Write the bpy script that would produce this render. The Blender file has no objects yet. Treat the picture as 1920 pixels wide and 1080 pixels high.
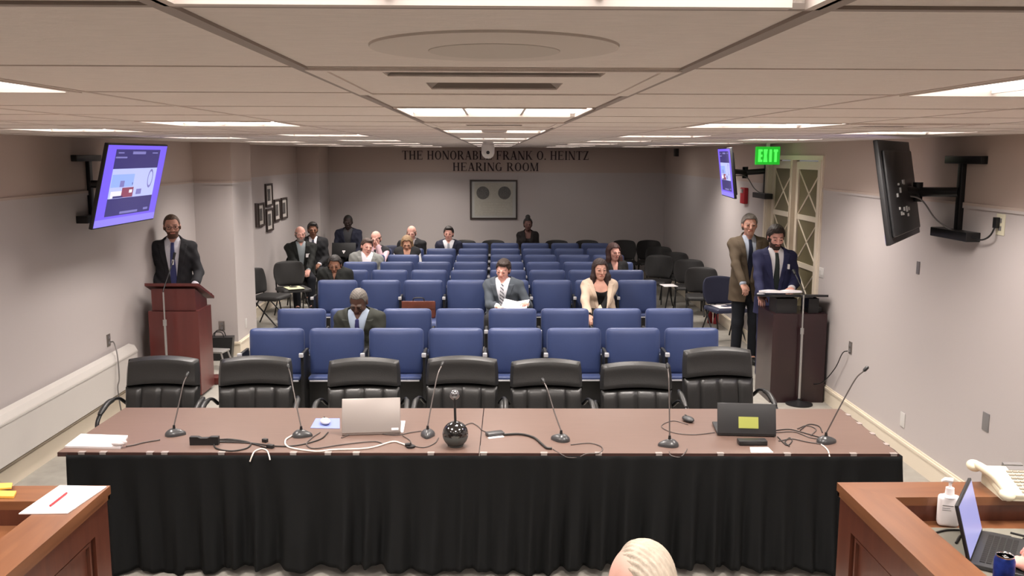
import bpy, bmesh, math, random
import numpy as np
from mathutils import Vector, Matrix, Euler

# ------------------------------------------------------------------ camera
SC = bpy.context.scene
CAM_H = 2.45
TH, PSI, ROLL, FPX = math.radians(8.37), math.radians(1.13), math.radians(0.16), 1700.0
_f = Vector((math.sin(PSI)*math.cos(TH), math.cos(PSI)*math.cos(TH), -math.sin(TH)))
_r = Vector((math.cos(PSI), -math.sin(PSI), 0.0))
_u = _r.cross(_f)
_r2 = _r*math.cos(ROLL) + _u*math.sin(ROLL)
_u2 = -_r*math.sin(ROLL) + _u*math.cos(ROLL)
cd = bpy.data.cameras.new('camera'); cam = bpy.data.objects.new('camera', cd)
SC.collection.objects.link(cam)
cam.matrix_world = Matrix(((_r2.x, _u2.x, -_f.x, 0), (_r2.y, _u2.y, -_f.y, 0), (_r2.z, _u2.z, -_f.z, CAM_H), (0, 0, 0, 1)))
cd.sensor_width = 36; cd.lens = FPX/1920*36; cd.clip_start = 0.05; cd.clip_end = 100
SC.camera = cam
# ------------------------------------------------------------------ world and exposure
w = bpy.data.worlds.new('world'); SC.world = w; w.use_nodes = True
w.node_tree.nodes['Background'].inputs[0].default_value = (0.9, 0.85, 0.85, 1)
w.node_tree.nodes['Background'].inputs[1].default_value = 0.12
SC.view_settings.view_transform = 'Standard'; SC.view_settings.look = 'None'
SC.view_settings.gamma = 1; SC.view_settings.use_curve_mapping = False
SC.view_settings.exposure = 0.68
LAMP_W = 17.0          # watts of each troffer
LAMP_COL = (1.0, 0.915, 0.85)
PI = math.pi
R = math.radians
rnd = random.Random(7)

# points of the place read off the photograph, on a known plane
def _ray(x, y): return _r2*((x-960)/FPX) + _u2*((540-y)/FPX) + _f
def atz(x, y, z): d = _ray(x, y); t = (z-CAM_H)/d.z; return Vector((0, 0, CAM_H)) + d*t
def atx(x, y, X): d = _ray(x, y); return Vector((0, 0, CAM_H)) + d*(X/d.x)
def aty(x, y, Y): d = _ray(x, y); return Vector((0, 0, CAM_H)) + d*(Y/d.y)

# ------------------------------------------------------------------ materials
def M(name, col, rough=0.6, metal=0.0, spec=0.5, emit=None, estr=1.0, noise=0.0, nscale=20.0, bump=0.0, bscale=60.0, coat=0.0, sheen=0.0, stretch=None, alpha=1.0, col2=None, trans=0.0):
    m = bpy.data.materials.new(name); m.use_nodes = True
    nt = m.node_tree; b = nt.nodes['Principled BSDF']
    b.inputs['Base Color'].default_value = (*col, 1); b.inputs['Roughness'].default_value = rough
    b.inputs['Metallic'].default_value = metal; b.inputs['Specular IOR Level'].default_value = spec
    b.inputs['Coat Weight'].default_value = coat; b.inputs['Sheen Weight'].default_value = sheen
    b.inputs['Transmission Weight'].default_value = trans
    if emit is not None:
        b.inputs['Emission Color'].default_value = (*emit, 1); b.inputs['Emission Strength'].default_value = estr
    if noise or bump:
        tc = nt.nodes.new('ShaderNodeTexCoord'); mp = nt.nodes.new('ShaderNodeMapping')
        if stretch: mp.inputs['Scale'].default_value = stretch
        nt.links.new(tc.outputs['Object'], mp.inputs[0])
        if noise:
            n = nt.nodes.new('ShaderNodeTexNoise'); n.inputs['Scale'].default_value = nscale; n.inputs['Detail'].default_value = 4
            nt.links.new(mp.outputs[0], n.inputs[0])
            cr = nt.nodes.new('ShaderNodeValToRGB'); c2 = col2 or tuple(c*(1-noise) for c in col)
            cr.color_ramp.elements[0].position = 0.3; cr.color_ramp.elements[1].position = 0.7
            cr.color_ramp.elements[0].color = (*c2, 1); cr.color_ramp.elements[1].color = (*col, 1)
            nt.links.new(n.outputs[0], cr.inputs[0]); nt.links.new(cr.outputs[0], b.inputs['Base Color'])
        if bump:
            n = nt.nodes.new('ShaderNodeTexNoise'); n.inputs['Scale'].default_value = bscale; n.inputs['Detail'].default_value = 3
            nt.links.new(mp.outputs[0], n.inputs[0])
            bp = nt.nodes.new('ShaderNodeBump'); bp.inputs['Strength'].default_value = bump; bp.inputs['Distance'].default_value = 0.01
            nt.links.new(n.outputs[0], bp.inputs['Height']); nt.links.new(bp.outputs[0], b.inputs['Normal'])
    return m

def wallmat():
    """two paints: beige above the picture rail height, pale lavender grey below"""
    m = M('wall_paint', (0.6, 0.55, 0.55), 0.75, bump=0.04, bscale=90)
    nt = m.node_tree; b = nt.nodes['Principled BSDF']
    g = nt.nodes.new('ShaderNodeNewGeometry'); s = nt.nodes.new('ShaderNodeSeparateXYZ')
    nt.links.new(g.outputs['Position'], s.inputs[0])
    c = nt.nodes.new('ShaderNodeMath'); c.operation = 'GREATER_THAN'; c.inputs[1].default_value = 2.105
    nt.links.new(s.outputs[2], c.inputs[0])
    mx = nt.nodes.new('ShaderNodeMix'); mx.data_type = 'RGBA'
    mx.inputs[6].default_value = (0.50, 0.455, 0.445, 1); mx.inputs[7].default_value = (0.49, 0.395, 0.345, 1)
    nt.links.new(c.outputs[0], mx.inputs[0]); nt.links.new(mx.outputs[2], b.inputs['Base Color'])
    return m

def woodmat(name, c1, c2, rough=0.3, scale=(2, 2, 2), coat=0.15, ns=6.0):
    m = M(name, c1, rough, coat=coat)
    nt = m.node_tree; b = nt.nodes['Principled BSDF']
    tc = nt.nodes.new('ShaderNodeTexCoord'); mp = nt.nodes.new('ShaderNodeMapping'); mp.inputs['Scale'].default_value = scale
    n = nt.nodes.new('ShaderNodeTexNoise'); n.inputs['Scale'].default_value = ns; n.inputs['Detail'].default_value = 6; n.inputs['Distortion'].default_value = 0.6
    cr = nt.nodes.new('ShaderNodeValToRGB'); cr.color_ramp.elements[0].position = 0.3; cr.color_ramp.elements[1].position = 0.72
    cr.color_ramp.elements[0].color = (*c2, 1); cr.color_ramp.elements[1].color = (*c1, 1)
    nt.links.new(tc.outputs['Object'], mp.inputs[0]); nt.links.new(mp.outputs[0], n.inputs[0])
    nt.links.new(n.outputs[0], cr.inputs[0]); nt.links.new(cr.outputs[0], b.inputs['Base Color'])
    return m

MT = {}
MT['wall'] = wallmat()
MT['ceil'] = M('ceiling_tile', (0.80, 0.73, 0.68), 0.9, noise=0.08, nscale=26, bump=0.35, bscale=70, stretch=(1, 6, 1))
MT['grid'] = M('grid_metal', (0.30, 0.25, 0.22), 0.6)
MT['gridl'] = M('grid_metal_pale', (0.62, 0.54, 0.49), 0.6)
MT['carpet'] = M('carpet', (0.37, 0.35, 0.31), 0.95, noise=0.16, nscale=9, bump=0.3, bscale=400)
MT['base'] = M('cream_trim', (0.74, 0.655, 0.53), 0.45)
MT['cover'] = M('radiator_cover_paint', (0.56, 0.53, 0.50), 0.5)
MT['blue'] = M('blue_vinyl', (0.028, 0.049, 0.148), 0.5, noise=0.10, nscale=5, bump=0.05, bscale=120, sheen=0.1)
MT['bluedk'] = M('blue_piping', (0.045, 0.065, 0.20), 0.5)
MT['black'] = M('black_plastic', (0.012, 0.012, 0.013), 0.45)
MT['blackm'] = M('black_metal', (0.015, 0.015, 0.016), 0.35, metal=0.3)
MT['leather'] = M('black_leather', (0.020, 0.0195, 0.019), 0.40, bump=0.10, bscale=140, spec=0.5)
MT['chrome'] = M('chrome', (0.7, 0.7, 0.7), 0.18, metal=1.0)
MT['silver'] = M('silver_grey', (0.45, 0.44, 0.43), 0.35, metal=0.6)
MT['glint'] = M('highlight_grey', (0.42, 0.42, 0.45), 0.35)  # pale grey for painted highlights on arm ends and seat fronts
MT['table'] = M('table_laminate', (0.158, 0.100, 0.080), 0.38, noise=0.08, nscale=14, stretch=(0.3, 3, 3))
MT['edge'] = M('table_edge', (0.07, 0.035, 0.03), 0.4)
MT['skirt'] = M('black_skirt', (0.0085, 0.009, 0.0095), 0.9, spec=0.15)
MT['mahog'] = woodmat('mahogany', (0.135, 0.028, 0.024), (0.085, 0.016, 0.014), 0.35, (1, 1, 0.2))
MT['mahogd'] = woodmat('dark_mahogany', (0.032, 0.012, 0.014), (0.020, 0.008, 0.010), 0.3, (1, 1, 0.2))
MT['cherry'] = woodmat('cherry_wood', (0.225, 0.094, 0.042), (0.155, 0.060, 0.027), 0.3, (3, 0.35, 3), 0.15)
MT['cherryx'] = woodmat('cherry_wood_cross', (0.225, 0.094, 0.042), (0.155, 0.060, 0.027), 0.3, (0.35, 3, 3), 0.15)
MT['cherryp'] = woodmat('cherry_panel', (0.115, 0.036, 0.020), (0.075, 0.022, 0.013), 0.3, (4, 4, 0.4), 0.2)
MT['paper'] = M('paper', (0.86, 0.82, 0.83), 0.7)
MT['white'] = M('white_plastic', (0.62, 0.60, 0.58), 0.4)
MT['cream'] = M('cream_plastic', (0.72, 0.68, 0.52), 0.45)
MT['greypl'] = M('grey_plastic', (0.20, 0.19, 0.19), 0.45)
MT['steel'] = M('brushed_plate', (0.30, 0.27, 0.25), 0.35, metal=0.7)
MT['lamp'] = M('diffuser', (0.9, 0.9, 0.9), 0.5, emit=(1, 0.95, 0.90), estr=2.4)
MT['housing'] = M('fixture_white', (0.62, 0.58, 0.55), 0.5)
MT['red'] = M('red_plastic', (0.45, 0.02, 0.03), 0.4)
MT['glassd'] = M('door_glass', (0.17, 0.145, 0.08), 0.3, spec=0.5)

# ------------------------------------------------------------------ object helpers
def link(o): SC.collection.objects.link(o); return o
def empty(name, loc=(0, 0, 0), rz=0.0, label=None, cat=None, group=None, kind=None):
    o = bpy.data.objects.new(name, None); o.location = loc; o.rotation_euler = (0, 0, rz); o.empty_display_size = 0.1
    link(o); return tag(o, label, cat, group, kind)
def tag(o, label=None, cat=None, group=None, kind=None):
    if label: o['label'] = label
    if cat: o['category'] = cat
    if group: o['group'] = group
    if kind: o['kind'] = kind
    return o
class MB:
    """collects boxes, tubes, lathes ... into one mesh"""
    def __init__(s): s.v = []; s.f = []; s.m = []; s.sm = []
    def add(s, vs, fs, mi=0, smooth=False, mat=None):
        n = len(s.v)
        for p in vs: s.v.append(tuple(mat @ Vector(p)) if mat is not None else tuple(p))
        for f in fs: s.f.append(tuple(i+n for i in f)); s.m.append(mi); s.sm.append(smooth)
        return s
    def box(s, lo, hi, mi=0, mat=None, bev=0.0):
        x0, y0, z0 = lo; x1, y1, z1 = hi
        if bev > 0:
            bm = bmesh.new(); bmesh.ops.create_cube(bm, size=1)
            for v in bm.verts: v.co = Vector(((x0+x1)/2+v.co.x*(x1-x0), (y0+y1)/2+v.co.y*(y1-y0), (z0+z1)/2+v.co.z*(z1-z0)))
            bmesh.ops.bevel(bm, geom=bm.edges[:], offset=bev, segments=3, affect='EDGES', profile=0.5)
            bm.verts.index_update()
            s.add([v.co.copy() for v in bm.verts], [[v.index for v in f.verts] for f in bm.faces], mi, True, mat); bm.free(); return s
        vs = [(x0, y0, z0), (x1, y0, z0), (x1, y1, z0), (x0, y1, z0), (x0, y0, z1), (x1, y0, z1), (x1, y1, z1), (x0, y1, z1)]
        return s.add(vs, [(0, 3, 2, 1), (4, 5, 6, 7), (0, 1, 5, 4), (1, 2, 6, 5), (2, 3, 7, 6), (3, 0, 4, 7)], mi, False, mat)
    def hexa(s, vs, mi=0, mat=None):
        return s.add(vs, [(0, 3, 2, 1), (4, 5, 6, 7), (0, 1, 5, 4), (1, 2, 6, 5), (2, 3, 7, 6), (3, 0, 4, 7)], mi, False, mat)
    def quad(s, a, b, c, d, mi=0, mat=None): return s.add([a, b, c, d], [(0, 1, 2, 3)], mi, False, mat)
    def tube(s, pts, r, n=8, mi=0, mat=None, cap=True):
        pts = [Vector(p) for p in pts]; rs = r if isinstance(r, (list, tuple)) else [r]*len(pts)
        vs = []; fs = []; prev = None
        for i, p in enumerate(pts):
            t = (pts[min(i+1, len(pts)-1)] - pts[max(i-1, 0)])
            t = t.normalized() if t.length > 1e-9 else Vector((0, 0, 1))
            a = prev if prev is not None else (Vector((0, 0, 1)) if abs(t.z) < 0.9 else Vector((1, 0, 0)))
            a = (a - t*a.dot(t)); a = a.normalized() if a.length > 1e-6 else t.orthogonal().normalized()
            b = t.cross(a); prev = a
            for k in range(n):
                an = 2*PI*k/n; vs.append(p + (a*math.cos(an) + b*math.sin(an))*rs[i])
        for i in range(len(pts)-1):
            for k in range(n):
                k2 = (k+1) % n; fs.append((i*n+k, i*n+k2, (i+1)*n+k2, (i+1)*n+k))
        if cap: fs.append(tuple(range(n))[::-1]); fs.append(tuple(range((len(pts)-1)*n, len(pts)*n)))
        return s.add(vs, fs, mi, True, mat)
    def cyl(s, p0, p1, r0, r1=None, n=16, mi=0, mat=None): return s.tube([p0, p1], [r0, r0 if r1 is None else r1], n, mi, mat)
    def lathe(s, prof, n=24, mi=0, mat=None):
        vs = []; fs = []
        for r_, z in prof:
            for k in range(n): an = 2*PI*k/n; vs.append((r_*math.cos(an), r_*math.sin(an), z))
        for i in range(len(prof)-1):
            for k in range(n): k2 = (k+1) % n; fs.append((i*n+k, i*n+k2, (i+1)*n+k2, (i+1)*n+k))
        fs.append(tuple(range(n))[::-1]); fs.append(tuple(range((len(prof)-1)*n, len(prof)*n)))
        return s.add(vs, fs, mi, True, mat)
    def ball(s, c, r, mi=0, n=16, mat=None):
        r = (r, r, r) if not isinstance(r, (tuple, list)) else r
        prof = [(math.sin(PI*i/n), -math.cos(PI*i/n)) for i in range(n+1)]
        prof[0] = (1e-3, -1); prof[-1] = (1e-3, 1)
        mm = Matrix.Translation(c) @ Matrix.Diagonal((*r, 1)); mm = mat @ mm if mat is not None else mm
        return s.lathe(prof, n*2, mi, mm)
    def prism(s, poly, a, b, axis='y', mi=0, mat=None):
        """polygon in the plane across axis, from a to b"""
        def P(p, t):
            return {'y': (p[0], t, p[1]), 'x': (t, p[0], p[1]), 'z': (p[0], p[1], t)}[axis]
        n = len(poly); vs = [P(p, a) for p in poly] + [P(p, b) for p in poly]
        fs = [tuple(range(n))[::-1], tuple(range(n, 2*n))] + [(i, (i+1) % n, n+(i+1) % n, n+i) for i in range(n)]
        return s.add(vs, fs, mi, False, mat)
    def build(s, name, mats, parent=None, label=None):
        me = bpy.data.meshes.new(name); me.from_pydata(s.v, [], s.f)
        for m in (mats if isinstance(mats, (list, tuple)) else [mats]): me.materials.append(m)
        me.polygons.foreach_set('material_index', s.m); me.polygons.foreach_set('use_smooth', s.sm)
        bm = bmesh.new(); bm.from_mesh(me); bmesh.ops.recalc_face_normals(bm, faces=bm.faces[:]); bm.to_mesh(me); bm.free()
        if any(s.sm):
            try: me.set_sharp_from_angle(angle=R(42))
            except Exception: pass
        o = bpy.data.objects.new(name, me); link(o)
        if parent is not None: o.parent = parent
        if label: o['label'] = label
        return o
def smooth_path(pts, n=6):
    pts = [Vector(p) for p in pts]; out = []
    P = [pts[0]*2-pts[1]] + pts + [pts[-1]*2-pts[-2]]
    for i in range(1, len(P)-2):
        a, b, c, d = P[i-1:i+3]
        for k in range(n):
            t = k/n
            out.append(0.5*((2*b) + (c-a)*t + (2*a-5*b+4*c-d)*t*t + (3*b-a-3*c+d)*t**3))
    out.append(pts[-1]); return out
def kids(o): return [c for c in bpy.data.objects if c.parent == o]
CH = {}
def copy_tree(o, parent=None):
    c = o.copy(); link(c)
    if parent is not None: c.parent = parent
    if o.name not in CH: CH[o.name] = kids(o)
    for k in CH[o.name]: copy_tree(k, c)
    return c
def struct(mb, name, mat):
    o = mb.build(name, mat); o['kind'] = 'structure'; return o
def T(x=0, y=0, z=0, rz=0, rx=0, ry=0): return Matrix.Translation((x, y, z)) @ Euler((rx, ry, rz)).to_matrix().to_4x4()

# ------------------------------------------------------------------ the room
XL, XR, YB, ZC = -3.60, 3.33, 17.75, 2.587
Y0 = -1.6
BX0, BX1 = XL-0.15, XR+0.15
G = 0.61
def solid(name, lo, hi, mat): return struct(MB().box(lo, hi), name, mat)
solid('floor', (BX0, Y0, -0.1), (BX1, YB+0.15, 0), MT['carpet'])
solid('wall_left', (BX0, Y0, 0), (XL, YB+0.15, 2.75), MT['wall'])
# right wall with the door opening
DY0, DY1, DZ = 9.27, 11.0, 2.40
w_ = MB().box((XR, Y0, 0), (BX1, DY0, 2.75)).box((XR, DY1, 0), (BX1, YB+0.15, 2.75)).box((XR, DY0, DZ), (BX1, DY1, 2.75))
struct(w_, 'wall_right', MT['wall'])
solid('wall_back', (XL, YB, 0), (XR, YB+0.15, 2.75), MT['wall'])
solid('wall_front', (XL, Y0, 0), (XR, Y0+0.1, 2.75), MT['wall'])
solid('wall_column', (XL, 10.98, 0), (-3.14, 11.85, ZC+0.02), MT['wall'])
solid('wall_pilaster', (XL, 16.75, 0), (-3.2, YB, ZC+0.02), MT['wall'])
# rails painted between the two colours
for i, (lo, hi) in enumerate([((XL, Y0+0.1, 2.085), (XL+0.012, 10.98, 2.125)), ((XR-0.012, Y0+0.1, 2.085), (XR, DY0-0.12, 2.125)),
                ((XL, 10.965, 2.085), (-3.128, 10.98, 2.125)), ((-3.14, 10.98, 2.085), (-3.128, 11.86, 2.125))]):
    solid('trim_%d' % (i+1), lo, hi, MT['wall'])
# baseboards: a tall board with a cap
def baseb(name, a, b, n):
    a = Vector((*a, 0)); b = Vector((*b, 0)); n = Vector((*n, 0)); up = Vector((0, 0, 1)); mb = MB()
    for t, z0, z1 in ((0.018, 0.0, 0.14), (0.026, 0.14, 0.158), (0.012, 0.158, 0.17)):
        mb.hexa([a+up*z0, b+up*z0, b+n*t+up*z0, a+n*t+up*z0, a+up*z1, b+up*z1, b+n*t+up*z1, a+n*t+up*z1])
    struct(mb, name, MT['base'])
baseb('baseboard_right', (XR, Y0+0.1), (XR, DY0-0.12), (-1, 0))
baseb('baseboard_right_far', (XR, DY1+0.12), (XR, YB), (-1, 0))
baseb('baseboard_back', (-3.2, YB), (XR, YB), (0, -1))
baseb('baseboard_left', (XL, Y0+0.1), (XL, 10.96), (1, 0))
baseb('baseboard_left_far', (XL, 11.85), (XL, 16.75), (1, 0))
baseb('baseboard_column', (XL, 10.98), (-3.114, 10.98), (0, -1))
baseb('baseboard_column_side', (-3.14, 10.98), (-3.14, 11.85), (1, 0))
# long heating cover along the left wall
mb = MB().prism([(XL+0.03, 0.24), (XL+0.11, 0.24), (XL+0.11, 0.555), (XL+0.085, 0.60), (XL+0.03, 0.615)], 0.6, 8.75, 'y')
mb.box((XL+0.108, 0.6, 0.535), (XL+0.116, 8.75, 0.55))
h = mb.build('heating_cover', MT['cover']); tag(h, 'long cream metal heating cover running low along the left wall', 'heating cover')
# ---- ceiling: tiles with holes for the lights, vents kept as tiles
CX = [-5+i for i in range(11)]            # column i spans i*G-0.305 .. +0.305
KY0 = 0.866                                # near edge of tile row k = KY0 + k*G
LIGHTS = [(0, k) for k in (-1, 3, 11, 15, 19)] + [(s*2, k) for s in (-1, 1) for k in (1, 5, 9, 13, 17, 21, 25)] + [(s*4, k) for s in (-1, 1) for k in (3, 7, 11, 15, 19)] + [(0, 23)] + [(s*4, 23) for s in (-1, 1)]
DIM = {(2, 17): 0.3, (2, 21): 0.12, (4, 19): 1.0, (4, 23): 0.02, (0, 23): 0.3, (2, 25): 0.03, (4, 15): 0.6, (0, 19): 0.5}; DARK = set()                         # lamp power lowered to darken the back; diffusers stay lit, none is off
LIGHTS.append((0, 7))
VENTS = {(0, 1), (0, 5), (3, 5), (-3, 9), (3, 10), (-5, 6), (-3, 15)}
mb = MB()
def cellx(i): return i*G-0.305, i*G+0.305
kmin, kmax = -4, 27
for i in range(-6, 7):
    for k in range(kmin, kmax+1):
        if (i, k) in LIGHTS or (i, k) in VENTS: continue
        x0, x1 = cellx(i); y0 = KY0+k*G; y1 = y0+G
        x0 = max(x0, XL); x1 = min(x1, XR); y1 = min(y1, YB)
        if x1 <= x0 or y1 <= y0: continue
        mb.box((x0, y0, ZC), (x1, y1, ZC+0.03))
struct(mb, 'ceiling', MT['ceil'])
mb = MB()
for i in range(-6, 7):
    x = i*G-0.305
    if XL < x < XR and i in (0, 1): mb.box((x-0.009, KY0+kmin*G, ZC-0.004), (x+0.009, YB, ZC+0.002))
for k in range(kmin, kmax+1):
    y = KY0+k*G
    if y < YB and k == 0: mb.box((XL, y-0.006, ZC-0.0035), (XR, y+0.006, ZC+0.002))
struct(mb, 'ceiling_grid', MT['grid'])
mb = MB()
for i in range(-6, 7):
    x = i*G-0.305
    if XL < x < XR and i not in (0, 1): mb.box((x-0.006, KY0+kmin*G, ZC-0.002), (x+0.006, YB, ZC+0.002))
for k in range(kmin, kmax+1):
    y = KY0+k*G
    if y < YB and k != 0: mb.box((XL, y-0.004, ZC-0.0015), (XR, y+0.004, ZC+0.002))
struct(mb, 'ceiling_grid_pale', MT['gridl'])
solid('ceiling_slab', (BX0, Y0, 2.76), (BX1, YB+0.15, 2.8), MT['housing'])
def light_label(i, k):
    side = {0: 'in the middle bay', -2: 'in the left inner bay', 2: 'in the right inner bay', -4: 'by the left wall', 4: 'by the right wall'}[i]
    return side
def make_light(i, k):
    x0, x1 = cellx(i); y0 = KY0+k*G; y1 = y0+G; cx = (x0+x1)/2; cy = (y0+y1)/2; hh = 0.05
    rows = sorted([kk for (ii, kk) in LIGHTS if ii == i])
    n = rows.index(k)
    ordn = ['nearest', 'second', 'third', 'fourth', 'fifth', 'sixth', 'seventh'][n]
    lab = 'square recessed ceiling light %s, %s from the camera' % (light_label(i, k), ordn)
    if (i, k) == (0, 7): lab = 'ceiling light in the middle bay showing two separate lit strips'
    if (i, k) in DARK: lab += ', switched off'
    t = empty('ceiling_light', (cx, cy, ZC), 0, lab, 'ceiling light', 'recessed ceiling lights')
    a = G/2-0.004
    f = MB()
    for sx in (-1, 1):
        f.box((min(sx*a, sx*(a-0.014)), -a, -0.004), (max(sx*a, sx*(a-0.014)), a, 0.006)); f.box((-a+0.014, min(sx*a, sx*(a-0.014)), -0.004), (a-0.03, max(sx*a, sx*(a-0.014)), 0.006))
        f.box((min(sx*(a-0.014), sx*(a-0.012)), -a+0.014, 0.006), (max(sx*(a-0.014), sx*(a-0.012)), a-0.03, hh)); f.box((-a+0.014, min(sx*(a-0.014), sx*(a-0.012)), 0.006), (a-0.03, max(sx*(a-0.014), sx*(a-0.012)), hh))
    f.box((-a, -a, hh), (a, a, hh+0.01))
    f.build('frame', MT['gridl'], t)
    on = (i, k) not in DARK
    b = a-0.016
    if (i, k) == (0, 7): strips = [(-b, -0.075), (0.075, b)]
    else: strips = [(-b, -b/3-0.004), (-b/3+0.004, b/3-0.004), (b/3+0.004, b)]
    for q, (sa, sb) in enumerate(strips):
        MB().box((sa, -b, 0.010), (sb, b, 0.016)).build('diffuser', MT['lamp'] if on else MT['housing'], t)
    for sa, sb in zip(strips, strips[1:]):
        MB().box((sa[1], -b, 0.002), (sb[0], b, 0.018)).build('divider', MT['housing'], t)
    if on:
        ld = bpy.data.lights.new('lamp', 'AREA'); ld.shape = 'SQUARE'; ld.size = 0.5; ld.energy = LAMP_W*DIM.get((i, k), 1.0); ld.color = LAMP_COL; ld.spread = R(128)
        lo = bpy.data.objects.new('lamp', ld); link(lo); lo.parent = t; lo.location = (0, 0, -0.012)
for a_ in LIGHTS: make_light(*a_)
# ---- square cone vents
MT['ventshade'] = M('vent_shade_grey', (0.30, 0.26, 0.235), 0.7)  # grey darkened to paint in the shade inside the vent recesses
def make_vent(i, k, lab):
    x0, x1 = cellx(i); y0 = KY0+k*G; t = empty('ceiling_vent', ((x0+x1)/2, y0+G/2, ZC), 0, lab, 'ceiling vent', 'square ceiling vents')
    a_ = G/2-0.004; S1, S2 = (0.185, -0.28, -0.165), (0.13, -0.03, 0.15)
    f = MB()
    f.box((-a_, -a_, -0.003), (a_, S1[1], 0.003)).box((-a_, S1[2], -0.003), (a_, S2[1], 0.003)).box((-a_, S2[2], -0.003), (a_, a_, 0.003))
    for s_, (w_, y0_, y1_) in enumerate((S1, S2)):
        f.box((-a_, y0_, -0.003), (-w_, y1_, 0.003)).box((w_, y0_, -0.003), (a_, y1_, 0.003))
    for sg in (-1, 1):
        f.box((min(sg*a_, sg*(a_-0.03)), -a_, -0.006), (max(sg*a_, sg*(a_-0.03)), a_, -0.003)); f.box((-a_+0.03, min(sg*a_, sg*(a_-0.02)), -0.006), (a_-0.03, max(sg*a_, sg*(a_-0.02)), -0.003))
    f.build('frame', MT['ceil'], t)
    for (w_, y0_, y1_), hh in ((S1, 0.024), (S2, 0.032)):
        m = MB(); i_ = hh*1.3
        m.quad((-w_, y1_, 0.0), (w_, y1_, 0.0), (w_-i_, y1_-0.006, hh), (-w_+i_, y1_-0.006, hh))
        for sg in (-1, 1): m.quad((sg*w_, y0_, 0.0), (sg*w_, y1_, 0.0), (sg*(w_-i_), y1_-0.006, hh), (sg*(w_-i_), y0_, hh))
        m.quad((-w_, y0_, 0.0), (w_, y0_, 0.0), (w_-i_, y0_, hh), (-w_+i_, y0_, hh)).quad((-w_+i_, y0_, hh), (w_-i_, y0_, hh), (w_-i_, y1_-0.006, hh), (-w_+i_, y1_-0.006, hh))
        m.build('louver', MT['ventshade'], t)
    MB().box((-a_, -a_, 0.04), (a_, a_, 0.045)).build('housing', MT['housing'], t)
make_vent(0, 1, 'square ceiling vent of nested louvers nearest the camera, behind the round disc')
make_vent(0, 5, 'dark square ceiling vent between the two nearer middle lights')
for i, k, l in ((3, 5, 'square ceiling vent near the right wall before the black back of the screen'), (-3, 9, 'square ceiling vent left of the middle bay, beside the inner light'), (3, 10, 'square ceiling vent right of the middle, above the lit right screen'),
                (-5, 6, 'square ceiling vent at the left edge above the left wall'), (-3, 15, 'far square ceiling vent above the pictures on the left wall')):
    make_vent(i, k, l)
t = empty('ceiling_disc', (0, KY0+0.33, ZC), 0, 'large round beige speaker disc on the ceiling nearest the camera', 'ceiling speaker')
MB().lathe([(0.16, 0.0), (0.159, -0.003), (0.13, -0.005), (0.08, -0.006), (0.001, -0.006)], 64).build('grille', M('speaker_grille', (0.64, 0.58, 0.53), 0.8), t)
MB().lathe([(0.085, -0.0055), (0.084, -0.0068), (0.001, -0.0072)], 48).build('centre', M('speaker_centre', (0.57, 0.52, 0.47), 0.8), t)
# ---- ceiling camera
p = aty(915, 274, 9.6)
t = empty('ceiling_camera', (p.x, p.y, ZC), 0, 'small white camera hanging from the ceiling in front of the wall lettering', 'camera')
MB().cyl((0, 0, 0), (0, 0, -0.03), 0.055, 0.055).build('mount', MT['white'], t)
mb = MB().lathe([(0.06, -0.03), (0.068, -0.05), (0.068, -0.12), (0.055, -0.155), (0.03, -0.175), (0.001, -0.18)], 28); b_ = mb.build('housing', MT['white'], t)
MB().ball((0, -0.055, -0.115), 0.021).build('lens', MT['black'], t)

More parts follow.
